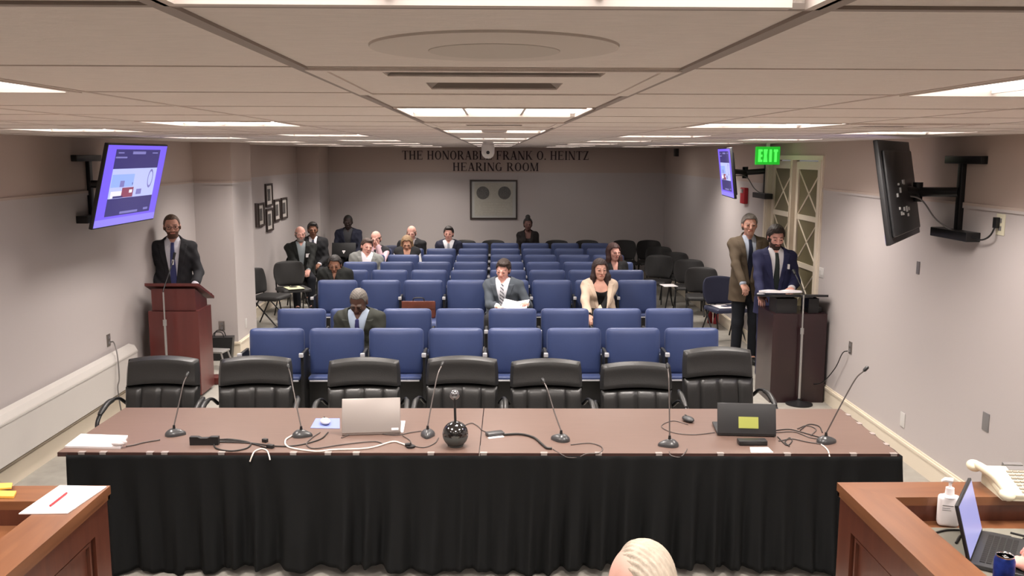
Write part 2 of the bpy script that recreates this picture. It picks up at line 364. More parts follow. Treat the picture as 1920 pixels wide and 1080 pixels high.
# ------------------------------------------------------------------ wall lettering
def glyph(ch):
    """strokes of a bold serif capital in a 0.8 x 1 box: list of polygons"""
    P = []; W = 0.17; N = 0.06; S = 0.05
    def rect(x0, y0, x1, y1): P.append([(x0, y0), (x1, y0), (x1, y1), (x0, y1)])
    def stem(x, y0=0, y1=1, ser=(1, 1), w=W):
        rect(x-w/2, y0, x+w/2, y1)
        if ser[0]: rect(x-w/2-0.07, y0, x+w/2+0.07, y0+S)
        if ser[1]: rect(x-w/2-0.07, y1-S, x+w/2+0.07, y1)
    def diag(x0, y0, x1, y1, w): P.append([(x0-w/2, y0), (x0+w/2, y0), (x1+w/2, y1), (x1-w/2, y1)])
    def arc(cx, cy, rx, ry, a0, a1, wmax, wmin=N, n=14):
        for i in range(n):
            t0 = R(a0+(a1-a0)*i/n); t1 = R(a0+(a1-a0)*(i+1)/n)
            def wd(t): return wmin+(wmax-wmin)*abs(math.cos(t))
            q = []
            for t_, s_ in ((t0, 1), (t1, 1), (t1, -1), (t0, -1)):
                ww = wd(t_) if s_ < 0 else 0
                q.append((cx+(rx-ww)*math.cos(t_), cy+(ry-min(ww, wmin+0.03))*math.sin(t_)))
            P.append(q)
    wd_ = 0.8
    if ch == 'T': stem(0.4); rect(0.02, 0.94, 0.78, 1); rect(0.02, 0.78, 0.07, 1); rect(0.73, 0.78, 0.78, 1)
    elif ch == 'H': stem(0.16); stem(0.68); rect(0.16, 0.48, 0.68, 0.55); wd_ = 0.88
    elif ch == 'E': stem(0.16); rect(0.16, 0.94, 0.7, 1); rect(0.16, 0, 0.72, 0.06); rect(0.16, 0.48, 0.55, 0.55); rect(0.65, 0.8, 0.7, 1); rect(0.67, 0, 0.72, 0.22); rect(0.5, 0.4, 0.55, 0.63)
    elif ch == 'F': stem(0.16); rect(0.16, 0.94, 0.7, 1); rect(0.16, 0.48, 0.55, 0.55); rect(0.65, 0.8, 0.7, 1); rect(0.5, 0.4, 0.55, 0.63); wd_ = 0.74
    elif ch == 'L': stem(0.16); rect(0.16, 0, 0.72, 0.06); rect(0.67, 0, 0.72, 0.25); wd_ = 0.76
    elif ch == 'O': arc(0.42, 0.5, 0.4, 0.51, 0, 360, 0.18, n=28); wd_ = 0.86
    elif ch == 'G': arc(0.42, 0.5, 0.4, 0.51, 50, 320, 0.18, n=24); stem(0.68, 0.04, 0.45, (0, 1), 0.14); wd_ = 0.88
    elif ch == 'N': stem(0.12, w=0.07); stem(0.76, w=0.07); diag(0.72, 0, 0.12, 1, 0.2); wd_ = 0.9
    elif ch == 'R': stem(0.16); arc(0.38, 0.74, 0.3, 0.26, -90, 90, 0.16); rect(0.16, 0.94, 0.4, 1); rect(0.16, 0.48, 0.4, 0.54); diag(0.74, 0, 0.4, 0.5, 0.19); rect(0.62, 0, 0.88, S); wd_ = 0.88
    elif ch == 'B': stem(0.16); arc(0.38, 0.755, 0.27, 0.245, -90, 90, 0.15); arc(0.38, 0.265, 0.32, 0.265, -90, 90, 0.17); rect(0.16, 0.94, 0.4, 1); rect(0.16, 0.49, 0.4, 0.55); rect(0.16, 0, 0.4, 0.06); wd_ = 0.78
    elif ch == 'A': diag(0.1, 0, 0.4, 1, 0.07); diag(0.7, 0, 0.4, 1, 0.19); rect(0.2, 0.3, 0.6, 0.37); rect(0, 0, 0.24, S); rect(0.54, 0, 0.86, S); wd_ = 0.86
    elif ch == 'K': stem(0.16); diag(0.3, 0.42, 0.7, 1, 0.07); diag(0.74, 0, 0.36, 0.56, 0.19); rect(0.58, 0.95, 0.84, 1); rect(0.6, 0, 0.88, S); wd_ = 0.9
    elif ch == 'I': stem(0.17); wd_ = 0.38
    elif ch == 'Z': rect(0.05, 0.94, 0.7, 1); rect(0.03, 0, 0.7, 0.06); diag(0.14, 0, 0.6, 1, 0.19); rect(0.05, 0.78, 0.1, 1); rect(0.65, 0, 0.7, 0.22); wd_ = 0.74
    elif ch == 'M': stem(0.12, w=0.07); stem(0.88, w=W); diag(0.5, 0, 0.14, 1, 0.18); diag(0.5, 0, 0.84, 1, 0.07); wd_ = 1.05
    elif ch == '.': rect(0.05, 0, 0.2, 0.15); wd_ = 0.26
    elif ch == ' ': wd_ = 0.36
    return P, wd_
def lettering(txt, xa, xb, z0, h, y, name, mat, parent, thick=0.012):
    tot = sum(glyph(c)[1]+0.07 for c in txt)-0.07
    sc = (xb-xa)/tot; x = xa; mb = MB()
    for c in txt:
        P, wd_ = glyph(c)
        for poly in P: mb.prism([(x+px_*sc, z0+pz*h) for px_, pz in poly], y-thick, y, 'y')
        x += (wd_+0.07)*sc
    return mb.build(name, mat, parent)
letm = M('dark_letters', (0.03, 0.012, 0.014), 0.5)
t = empty('wall_lettering', (0, 0, 0), 0, 'dark serif capitals naming the hearing room, high on the back wall', 'lettering')
a1 = aty(754, 299, YB); b1 = aty(1104, 299, YB); zt = aty(930, 283, YB).z
lettering('THE HONORABLE FRANK O. HEINTZ', a1.x, b1.x, a1.z, zt-a1.z, YB, 'lettering_line', letm, t)
a2 = aty(849, 320.5, YB); b2 = aty(1010, 320.5, YB); zt = aty(930, 305, YB).z
lettering('HEARING ROOM', a2.x, b2.x, a2.z, zt-a2.z, YB, 'lettering_line', letm, t)
# ---- framed certificate on the back wall
pa = aty(881, 337, YB); pb = aty(970, 411, YB); w2 = (pb.x-pa.x)/2; h2 = (pa.z-pb.z)/2
t = empty('framed_certificate', ((pa.x+pb.x)/2, YB, (pa.z+pb.z)/2), 0, 'large dark-framed sheet with two round seals on the back wall', 'framed picture')
def frame_parts(t, w2, h2, fw, fm, pm, mat_w=0.0, ax='y', rings=None):
    f = MB()
    f.box((-w2, -0.03, -h2), (w2, 0, -h2+fw)).box((-w2, -0.03, h2-fw), (w2, 0, h2)).box((-w2, -0.03, -h2+fw), (-w2+fw, 0, h2-fw)).box((w2-fw, -0.03, -h2+fw), (w2, 0, h2-fw))
    f.build('frame', fm, t)
    MB().box((-w2+fw, -0.012, -h2+fw), (w2-fw, -0.004, h2-fw)).build('mat_board', pm, t)
frm = M('dark_frame', (0.045, 0.032, 0.028), 0.4)
frame_parts(t, w2, h2, 0.03, frm, M('pale_mat', (0.46, 0.46, 0.44), 0.6))
MB().box((-w2+0.09, -0.016, -h2+0.07), (w2-0.09, -0.012, h2-0.06)).build('sheet', M('old_paper', (0.48, 0.46, 0.40), 0.7, noise=0.12, nscale=40), t)
sealm = M('seal_grey', (0.17, 0.165, 0.155), 0.6, noise=0.5, nscale=60)
for sx in (-1, 1):
    MB().cyl((sx*0.21, -0.022, 0.13), (sx*0.21, -0.016, 0.13), 0.125, n=40).build('seal', sealm, t)
mb = MB()
for q in range(5): mb.box((-0.22, -0.018, -0.06-q*0.05), (0.22, -0.0165, -0.052-q*0.05))
mb.build('printed_text', M('faint_ink', (0.42, 0.39, 0.33), 0.7), t)
# ---- small portraits on the left wall
pm = M('portrait_mat', (0.62, 0.58, 0.54), 0.6)
pic = M('portrait_print', (0.13, 0.12, 0.115), 0.6, noise=0.5, nscale=30)
PR = [((477, 383), (481, 424), 'small framed portrait half hidden by the column'), ((481.5, 383), (494, 422), 'small framed portrait left of the pair one above the other'), ((495.5, 345), (509.5, 386), 'small framed portrait highest of the group on the left wall'), ((497, 391), (510.5, 433), 'small framed portrait lowest of the group on the left wall'),
      ((512, 374), (524, 414), 'small framed portrait second from the right in the wall group'), ((525.5, 370.5), (537, 410), 'small framed portrait farthest right in the wall group')]
for (x0, y0), (x1, y1), lab in PR:
    p0 = atx(x0, y0, XL); p1 = atx(x1, y1, XL); zm = atx((x0+x1)/2, (y0+y1)/2, XL); ph = 0.36
    t = empty('framed_portrait', (XL, (p0.y+p1.y)/2, zm.z), PI/2, lab, 'framed picture', 'framed portraits on the left wall')
    ww = abs(p1.y-p0.y)/2
    frame_parts(t, ww, ph/2, 0.03, frm, pm)
    MB().box((-ww*0.42, -0.016, -ph*0.26), (ww*0.42, -0.012, ph*0.26)).build('portrait', pic, t)

# ------------------------------------------------------------------ doors in the right wall
def door_leaf(idx, y0, y1):
    d = empty('door_%d' % idx, (XR, (y0+y1)/2, 0)); d['kind'] = 'structure'
    w2 = (y1-y0)/2; zt = 2.385; f = MB(); s = 0.085
    f.box((0.03, -w2, 0.0), (0.07, -w2+s, zt)).box((0.03, w2-s, 0.0), (0.07, w2, zt)).box((0.03, -w2+s, 2.30), (0.07, w2-s, zt)).box((0.03, -w2+s, 0), (0.07, w2-s, 0.24))
    zs = [0.24, 0.75, 1.26, 1.78, 2.30]
    for z in zs[1:-1]: f.box((0.034, -w2+s, z-0.028), (0.066, w2-s, z+0.028))
    f.build('frame', MT['base'], d)
    g = w2-s; mu = MB()
    for a, b in zip(zs, zs[1:]):
        a += 0.028; b -= 0.028
        for sg in (-1, 1): mu.tube([(0.045, -g*sg, a), (0.045, g*sg, b)], 0.009, 6)
    mu.build('muntin', MT['base'], d)
    MB().box((0.047, -g, 0.24), (0.053, g, 2.30)).build('glass', MT['glassd'], d)
ym = (DY0+DY1)/2
door_leaf(1, DY0+0.03, ym-0.03); door_leaf(2, ym+0.03, DY1-0.03)
mb = MB()
for y0, y1 in ((DY0-0.11, DY0+0.02), (DY1-0.02, DY1+0.11), (ym-0.035, ym+0.035)):
    mb.box((XR-0.02, y0, 0), (XR+0.06, y1, DZ)); mb.box((XR-0.03, y0+0.03, 0), (XR-0.02, y1-0.03, DZ))
mb.box((XR-0.02, DY0-0.11, DZ), (XR+0.06, DY1+0.11, DZ+0.05))
struct(mb, 'door_casing', MT['base'])
solid('wall_corridor', (BX1+0.9, DY0-1, 0), (BX1+1.0, DY1+1, 2.6), MT['wall'])
# ---- exit sign
t = empty('exit_sign', (*aty(1440, 291, 10.2).xy, 0), 0, 'green glowing exit sign near the ceiling by the doors', 'exit sign')
pc = aty(1440, 291, 10.2); t.location = pc
MB().box((-0.135, 0, -0.105), (0.135, 0.035, 0.095)).build('panel', M('exit_panel', (0.02, 0.3, 0.03), 0.4, emit=(0.02, 0.6, 0.03), estr=0.4), t)
MB().box((-0.02, 0.0, 0.095), (0.02, 0.03, ZC-pc.z)).build('bracket', MT['white'], t)
def sans(txt, xa, xb, z0, h, y, mb):
    n = len(txt); cw = (xb-xa)/n; s = h*0.2
    for i, c in enumerate(txt):
        x0 = xa+i*cw+cw*0.1; x1 = xa+(i+1)*cw-cw*0.1
        def b(a, b_, c_, d): mb.box((a, y-0.004, b_), (c_, y, d))
        def dg(a, b_, c_, d): mb.prism([(a-s/2, b_), (a+s/2, b_), (c_+s/2, d), (c_-s/2, d)], y-0.004, y)
        if c == 'E': b(x0, z0, x0+s, z0+h); [b(x0+s, z, x1, z+s*0.9) for z in (z0, z0+h/2-s/2, z0+h-s*0.9)]
        if c == 'X': dg(x0+s/2, z0, x1-s/2, z0+h); dg(x1-s/2, z0, x0+s/2, z0+h)
        if c == 'I': b((x0+x1)/2-s/2, z0, (x0+x1)/2+s/2, z0+h)
        if c == 'T': b((x0+x1)/2-s/2, z0, (x0+x1)/2+s/2, z0+h-s); b(x0, z0+h-s, x1, z0+h)
mb = MB(); sans('EXIT', -0.115, 0.115, -0.075, 0.14, 0, mb); mb.build('letters', M('exit_letters', (0.1, 0.8, 0.1), 0.4, emit=(0.10, 1.0, 0.12), estr=0.55), t)
# ---- fire alarm, plates, outlets
def wall_item(name, px, py, X, lab, cat, rz=None):
    p = atx(px, py, X); return empty(name, p, (-PI/2 if X > 0 else PI/2) if rz is None else rz, lab, cat)
# local frame: +x along the wall, -y out of the wall, z up
t = wall_item('fire_alarm', 1399, 366, XR, 'red fire alarm with white strobe on the right wall beside the doors', 'fire alarm')
MB().box((-0.10, -0.055, -0.11), (0.10, 0, 0.10), bev=0.01).build('body', MT['red'], t)
MB().box((-0.03, -0.075, 0.03), (0.045, -0.055, 0.08)).build('strobe', MT['white'], t)
def plate(name, px, py, X, lab, cat, w=0.072, h=0.115, m=None, outlet=True, plug=None):
    t = wall_item(name, px, py, X, lab, cat)
    MB().box((-w/2, -0.006, -h/2), (w/2, 0, h/2), bev=0.002).build('plate', m or MT['steel'], t)
    if outlet:
        for s in (-1, 1): MB().box((-0.016, -0.009, s*0.026-0.015), (0.016, -0.006, s*0.026+0.015)).build('socket', MT['greypl'], t)
    return t
plate('wall_outlet', 203, 638, XL, 'steel wall outlet with a plugged cord on the left wall', 'outlet')
plate('wall_outlet', 1595, 652, XR, 'steel wall outlet with a plugged cord beside the right lectern', 'outlet')
plate('wall_outlet', 1849, 791, XR, 'grey metal wall plate low on the right wall above the phone', 'wall plate', 0.08, 0.125, MT['greypl'], False)
plate('wall_plate', 1693, 787, XR, 'white blank wall plate low on the right wall', 'wall plate', 0.08, 0.12, MT['white'], False)
plate('wall_plate', 1722, 502, XR, 'small grey control plate high on the right wall under the screen', 'wall plate', 0.05, 0.10, M('grey_control', (0.2, 0.19, 0.2), 0.4, metal=0.3), False)
plate('wall_outlet', 1877, 421, XR, 'cream outlet plate high on the right wall with a black plug', 'outlet', 0.10, 0.14, MT['cream'])
t = plate('wall_outlet', 103, 838, XL, 'cream outlet low on the left wall under the heating cover', 'outlet', 0.075, 0.115, MT['cream'])
p = aty(416, 611, 10.98); t = empty('wall_outlet', p, 0, 'steel outlet on the front of the left column', 'outlet')
MB().box((-0.036, -0.006, -0.06), (0.036, 0, 0.06), bev=0.002).build('plate', MT['steel'], t)
for s in (-1, 1): MB().box((-0.016, -0.009, s*0.026-0.015), (0.016, -0.006, s*0.026+0.015)).build('socket', MT['greypl'], t)
p = atx(461, 606, -3.14); t = empty('wall_plate', p, PI/2, 'pale wall plate on the side of the left column', 'wall plate')
MB().box((-0.036, -0.006, -0.06), (0.036, 0, 0.06), bev=0.002).build('plate', MT['white'], t)
t = wall_item('wall_speaker', 1271, 286, XR, 'small dark box high in the back right corner', 'wall box')
MB().box((-0.09, -0.06, -0.07), (0.09, 0, 0.07), bev=0.008).build('box', MT['black'], t)
p = atx(1541, 511, XR); t = empty('thermostat', p, -PI/2, 'white light switch plate on the right wall beside the doors', 'switch')
MB().box((-0.06, -0.008, -0.05), (0.06, 0, 0.05), bev=0.003).build('plate', MT['white'], t)
for s in (-0.025, 0.025): MB().box((s-0.009, -0.014, -0.02), (s+0.009, -0.008, 0.02)).build('switch', MT['white'], t)
# cords from outlets
def cord(name, pts, r, m, lab, cat='cord', group=None):
    o = MB().tube(smooth_path(pts), r, 8).build(name, m); return tag(o, lab, cat, group)
greyc = M('grey_cord', (0.16, 0.15, 0.14), 0.5)
q0 = atx(206, 641, XL)
pts = [q0+Vector((0.01, 0, 0)), q0+Vector((0.06, -0.05, 0.0)), q0+Vector((0.13, -0.16, -0.10)), q0+Vector((0.15, -0.2, -0.3)), Vector((XL+0.14, q0.y-0.22, 0.3)), Vector((XL+0.16, q0.y-0.2, 0.008)), Vector((XL+0.3, q0.y-0.5, 0.008))]
cord('hanging_cable', pts, 0.006, greyc, 'grey power cord hanging from the left wall outlet to the floor')
q0 = atx(1592, 658, XR)
cord('hanging_cable', [q0+Vector((-0.012, 0, 0)), q0+Vector((-0.05, 0.03, -0.03)), q0+Vector((-0.05, 0.2, -0.22)), q0+Vector((-0.1, 0.42, -0.42)), q0+Vector((-0.22, 0.62, -0.47)), Vector((3.2, q0.y+0.75, 0.01))], 0.005, MT['black'], 'thin black cord from the right wall outlet toward the lectern')

# ------------------------------------------------------------------ blue auditorium seats
PITCH = 0.537; SX0 = -2.23; STOP = 0.895
def panel_mesh(wx, wz, th, nx=14, nz=12, crown=0.02, tilt=0.0):
    """a cushion: rounded rectangle in xz with a puffed front (-y)"""
    vs = []; fs = []
    def shape(u, v):
        x = u*wx/2; z = v*wz/2; e = 0.045
        rx = wx/2-abs(x); rz = wz/2-abs(z)
        if rx < e and rz < e:                                     # round corners
            d = math.hypot(e-rx, e-rz)
            if d > e: k = e/d; x = math.copysign(wx/2-e+(e-rx)*k, x); z = math.copysign(wz/2-e+(e-rz)*k, z)
        return x, z
    def prof(u, v):
        a = min(1-abs(u), 1); b = min(1-abs(v), 1)
        return th*min(1, (min(a*wx/2, b*wz/2)/0.02))**0.5 + crown*(1-u*u)*(1-v*v) if min(a, b) > 0 else 0
    us = [math.sin(PI/2*(-1+2*i/nx)) for i in range(nx+1)]; ws = [math.sin(PI/2*(-1+2*j/nz)) for j in range(nz+1)]
    for v in ws:
        for u in us: x, z = shape(u, v); vs.append((x, -prof(u, v), z+0))
    n1 = nx+1; N = len(vs)
    for v in ws:
        for u in us: x, z = shape(u, v); vs.append((x, 0.018, z))
    for j in range(nz):
        for i in range(nx):
            a = j*n1+i; fs.append((a, a+1, a+n1+1, a+n1)); fs.append((N+a, N+a+n1, N+a+n1+1, N+a+1))
    for i in range(nx):
        fs.append((i, N+i, N+i+1, i+1)); a = nz*n1+i; fs.append((a, a+1, N+a+1, N+a))
    for j in range(nz):
        a = j*n1; fs.append((a, a+n1, N+a+n1, N+a)); a = j*n1+nx; fs.append((a, N+a, N+a+n1, a+n1))
    return vs, fs
def make_seat(down):
    t = empty('auditorium_seat')
    back = MB(); vs, fs = panel_mesh(0.492, 0.42, 0.03); back.add(vs, fs, 0, True, T(0, 0.0, STOP-0.21, rx=R(-6)))
    back.build('backrest', MT['blue'], t)
    MB().box((-0.235, 0.018, 0.30), (0.235, 0.035, STOP-0.02), mat=None, bev=0.004).build('back_shell', MT['black'], t)
    if down:
        s = MB(); vs, fs = panel_mesh(0.48, 0.44, 0.05, crown=0.015); s.add(vs, fs, 0, True, T(0, -0.255, 0.40) @ Euler((R(-88), 0, 0)).to_matrix().to_4x4())
        s.build('seat', MT['blue'], t)
    else:
        s = MB(); s.box((-0.235, -0.16, 0.452), (0.235, -0.015, 0.485), bev=0.014); s.build('seat', MT['blue'], t)
        MB().box((-0.22, -0.168, 0.444), (0.22, -0.158, 0.458), bev=0.003).build('seat_edge_highlight', MT['glint'], t)  # pale strip: the shine along the seat front, painted as colour
    a = MB(); a.box((-0.283, -0.24, 0.69), (-0.254, 0.02, 0.715), bev=0.008)
    a.build('armrest', MT['black'], t)
    MB().box((-0.288, -0.265, 0.685), (-0.249, -0.235, 0.722), bev=0.006).build('armrest_glint', MT['glint'], t)  # pale arm end: the reflection on a dark arm, put into its colour
    MB().box((-0.281, -0.22, 0.03), (-0.256, 0.03, 0.69), bev=0.003).box((-0.30, -0.27, 0.0), (-0.237, 0.08, 0.03)).build('leg', MT['blackm'], t)
    MB().box((-0.258, 0.0, 0.05), (0.258, 0.016, 0.445)).build('under_seat_shade', MT['black'], t)  # black sheet added to paint the dark shade under the seats
    return t
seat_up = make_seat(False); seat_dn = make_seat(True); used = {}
ROWY = [8.06, 9.12, 11.25, 12.25, 13.2, 14.15, 15.1, 16.05]
OCC = {(1, 1), (2, 4), (2, 6), (3, 0), (4, 7), (5, 1), (6, 1), (6, 2), (2, 2)}
rown = ['front', 'second', 'third', 'fourth', 'fifth', 'sixth', 'seventh', 'back']
seatn = ['first', 'second', 'third', 'fourth', 'fifth', 'sixth', 'seventh', 'eighth']
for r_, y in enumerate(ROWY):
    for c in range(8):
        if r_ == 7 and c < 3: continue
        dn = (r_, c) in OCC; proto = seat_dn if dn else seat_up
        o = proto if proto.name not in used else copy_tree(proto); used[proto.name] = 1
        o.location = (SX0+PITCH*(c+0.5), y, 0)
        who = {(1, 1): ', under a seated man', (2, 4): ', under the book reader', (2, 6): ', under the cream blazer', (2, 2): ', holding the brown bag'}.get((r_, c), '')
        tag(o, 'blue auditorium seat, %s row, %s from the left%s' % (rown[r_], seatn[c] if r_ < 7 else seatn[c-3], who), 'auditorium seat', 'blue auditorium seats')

# ------------------------------------------------------------------ black stacking chairs
def make_stack(colm, name='stacking_chair'):
    t = empty(name)
    b = MB(); vs, fs = panel_mesh(0.48, 0.38, 0.015, crown=0.01)
    vs = [(x*(1-0.22*max(0, (-z)/0.18)**2-0.16*max(0, z/0.19)**3), y-0.06*(x/0.225)**2+0.03, z-0.03*(x/0.24)**2*(z > 0)) for x, y, z in vs]
    b.add(vs, fs, 0, True, T(0, 0.03, 0.655, rx=R(-10))); b.build('backrest', colm, t)
    s = MB(); vs, fs = panel_mesh(0.45, 0.44, 0.03, crown=0.01); s.add(vs, fs, 0, True, T(0, -0.20, 0.43) @ Euler((R(-90), 0, 0)).to_matrix().to_4x4()); s.build('seat', colm, t)
    for sx in (-1, 1):
        l = MB().tube(smooth_path([(sx*0.2, 0.045, 0.62), (sx*0.2, 0.01, 0.45), (sx*0.2, -0.02, 0.41), (sx*0.22, -0.40, 0.012)]), 0.011, 8)
        l.build('leg', MT['blackm'], t)
        l = MB().tube([(sx*0.19, -0.36, 0.405), (sx*0.19, -0.1, 0.405), (sx*0.22, 0.10, 0.012)], 0.011, 8)
        l.build('leg', MT['blackm'], t)
    MB().cyl((-0.2, -0.2, 0.40), (0.2, -0.2, 0.40), 0.009).build('crossbar', MT['blackm'], t)
    return t
blackf = M('black_fabric', (0.011, 0.010, 0.010), 0.6)
navyf = M('navy_fabric', (0.022, 0.026, 0.06), 0.6)
stk = make_stack(blackf); stkn = make_stack(navyf, 'stacking_chair'); used2 = {}
def stack(x, y, rz, lab, navy=False, group='stacking chairs around the blue rows'):
    p = stkn if navy else stk
    o = p if p.name not in used2 else copy_tree(p); used2[p.name] = 1
    o.location = (x, y, 0); o.rotation_euler = (0, 0, rz); tag(o, lab, 'chair', group); return o
def pos(px_, py_, Y): q = aty(px_, py_, Y); return q.x
# along the back wall
stack(pos(735, 452, 16.2), 16.15, 0, 'navy stacking chair left of the bald man in the black jacket', True)
stack(pos(771, 452, 16.2), 16.25, 0, 'black stacking chair under the bald man behind the blonde woman')
stack(pos(838, 452, 16.2), 16.2, 0, 'navy stacking chair under the white-shirted man with dark hair', True)
for px_, l in ((871, 'black stacking chair on the back wall, below the certificate left corner'), (925, 'black stacking chair on the back wall, centred below the certificate'), (990, 'black stacking chair on the back wall under the woman with the hair bun'), (1044, 'black stacking chair on the back wall, just right of the bun woman'),
             (1101, 'black stacking chair on the back wall, second right of the bun woman'), (1170, 'black stacking chair behind the red-haired woman'), (1217, 'black stacking chair in the back right corner')):
    stack(pos(px_, 450, 17.2), 17.2, 0, l)
stack(pos(651, 450, 17.1), 17.1, 0, 'black stacking chair under the man with the laptop')
for px_, Y, l in ((1240, 16.0, 'stacking chair by the right wall, farthest back of its line'), (1270, 15.05, 'stacking chair by the right wall, second from the back of its line'), (1298, 14.0, 'stacking chair by the right wall, middle of its line'), (1322, 13.0, 'stacking chair by the right wall with round back, nearest in its line')):
    stack(pos(px_, 495, Y)-0.05, Y, R(-8), 'black '+l)
stack(pos(1345, 535, 12.0)+0.03, 12.0, R(12), 'navy chair beside the right wall above the red cans', True)
stack(pos(1238, 490, 14.6)-0.02, 14.6, R(-25), 'black stacking chair standing out from the right wall line')
# left wall
stack(XL+0.22, 12.9, R(78), 'black stacking chair against the left wall, nearest, seen from its side')
stack(-3.12, 13.75, R(28), 'black stacking chair by the left wall with papers on its seat')
stack(-3.13, 14.62, R(18), 'black stacking chair under the bald bearded man by the left wall')
stack(-3.08, 15.6, R(8), 'black stacking chair under the moustached man near the pilaster')

# ------------------------------------------------------------------ leather chairs
def make_office():
    t = empty('leather_chair')
    # backrest: lower channelled cushion and head roll, facing -y
    lo = MB(); nx, nz = 40, 14; vs = []; fs = []
    W = 0.50
    def yb(z): return 0.10*((z-0.45)/0.55)
    for side in (0, 1):
        for j in range(nz+1):
            for i in range(nx+1):
                u = -1+2*i/nx; v = j/nz; z = 0.42+0.33*v + 0.02*(1-u*u)*v; x = u*W/2*(1.0+0.02*v)
                grv = 0
                for g in (-0.56, -0.02, 0.56): grv += math.exp(-((u-g)/0.045)**2)
                wing = 0.05*max(0, (abs(u)-0.6)/0.4)**2
                y = yb(z) - (0.065*(1-abs(u)**6)**0.5*(1-(abs(2*v-1))**6)**0.5 + wing*0.6 - 0.02*grv*(1-(2*v-1)**8)) if side == 0 else yb(z)+0.045
                vs.append((x, y, z))
    n1 = nx+1; N = n1*(nz+1)
    for j in range(nz):
        for i in range(nx):
            a = j*n1+i; fs.append((a, a+1, a+n1+1, a+n1)); fs.append((N+a, N+a+n1, N+a+n1+1, N+a+1))
    for i in range(nx): fs.append((i, N+i, N+i+1, i+1)); a = nz*n1+i; fs.append((a, a+1, N+a+1, N+a))
    for j in range(nz): a = j*n1; fs.append((a, a+n1, N+a+n1, N+a)); a = j*n1+nx; fs.append((a, N+a, N+a+n1, a+n1))
    lo.add(vs, fs, 0, True); lo.build('backrest', MT['leather'], t)
    hd = MB(); nz = 12; nx = 24; vs = []; fs = []
    for side in (0, 1):
        for j in range(nz+1):
            for i in range(nx+1):
                u = -1+2*i/nx; v = j/nz
                ztop = 1.0 - 0.03*u*u; zb = 0.742+0.025*(1-u*u)
                z = zb+(ztop-zb)*v; x = u*0.262*(1-0.05*v**3)
                b_ = (1-abs(u)**14)**0.5*max(0, 1-abs(2*v-1)**7)**0.5
                y = yb(z) - (0.052+0.012*(2*v-1)**2)*b_ if side == 0 else yb(z)+0.05*b_+0.012
                vs.append((x, y, z))
    n1 = nx+1; N = n1*(nz+1)
    for j in range(nz):
        for i in range(nx):
            a = j*n1+i; fs.append((a, a+1, a+n1+1, a+n1)); fs.append((N+a, N+a+n1, N+a+n1+1, N+a+1))
    for i in range(nx): fs.append((i, N+i, N+i+1, i+1)); a = nz*n1+i; fs.append((a, a+1, N+a+1, N+a))
    for j in range(nz): a = j*n1; fs.append((a, a+n1, N+a+n1, N+a)); a = j*n1+nx; fs.append((a, N+a, N+a+n1, a+n1))
    hd.add(vs, fs, 0, True); hd.build('head_cushion', MT['leather'], t)
    s = MB(); s.box((-0.26, -0.50, 0.41), (0.26, 0.03, 0.51), bev=0.04); s.build('seat', MT['leather'], t)
    for sx in (-1, 1):
        a = MB().tube(smooth_path([(sx*0.27, 0.06, 0.60), (sx*0.30, 0.0, 0.66), (sx*0.315, -0.12, 0.665), (sx*0.32, -0.30, 0.60), (sx*0.315, -0.36, 0.52), (sx*0.30, -0.32, 0.46), (sx*0.27, -0.25, 0.43)]), 0.014, 10)
        a.build('armrest', MT['blackm'], t)
        MB().tube(smooth_path([(sx*0.312, -0.06, 0.668), (sx*0.318, -0.16, 0.662), (sx*0.320, -0.30, 0.612)]), [0.012, 0.018, 0.020, 0.021, 0.021, 0.021, 0.021, 0.021, 0.021, 0.021, 0.020, 0.018, 0.012], 10).build('armrest_pad', MT['leather'], t)
    MB().cyl((0, -0.22, 0.10), (0, -0.22, 0.42), 0.028).build('gas_lift', MT['blackm'], t)
    for q in range(5):
        an = R(90+72*q); b_ = empty('leg'); b_.parent = t; bpy.data.objects.remove(b_)
        l = MB().tube([(0, -0.22, 0.11), (0.28*math.cos(an), -0.22+0.28*math.sin(an), 0.075)], [0.028, 0.016], 8).build('leg', MT['blackm'], t)
        MB().cyl((0.29*math.cos(an)-0.012, -0.22+0.29*math.sin(an), 0.03), (0.29*math.cos(an)+0.012, -0.22+0.29*math.sin(an), 0.03), 0.03).build('caster', MT['black'], l)
    return t
off = make_office()
OFF = [(305, 668, 0), (480, 668, 4), (683, 671, 2), (866, 668, -2), (1024, 673, 0), (1193, 679, 0), (1347, 651, 3)]
offl = ['leather executive chair farthest left, in front of the red lectern', 'second leather executive chair from the left wall', 'leather executive chair behind the silver laptop', 'leather executive chair behind the round conference camera', 'leather executive chair just right of the table seam',
        'leather executive chair second from the right end', 'leather executive chair farthest right and tallest, behind the dark laptop']
for i, (px_, py_, rz) in enumerate(OFF):
    o = off if i == 0 else copy_tree(off)
    Y = 6.78 if i < 6 else 6.85
    q = aty(px_, py_, Y+0.08); o.location = (q.x, Y, 0); o.rotation_euler = (0, 0, R(rz)); o.scale = (1.07, 1, q.z/1.0)
    tag(o, 'black '+offl[i], 'office chair', 'leather chairs behind the table')

for x, y, rz, lab in ((0.34, 2.24, R(-22), 'black leather chair under the clerk with blond-white hair'), (2.47, 2.52, R(-90), 'black leather chair under the clerk at the right desk')):
    o = copy_tree(off); o.location = (x, y, 0.22); o.rotation_euler = (0, 0, rz); o.scale = (1, 1, 0.86); tag(o, lab, 'office chair', 'leather chairs of the clerks')

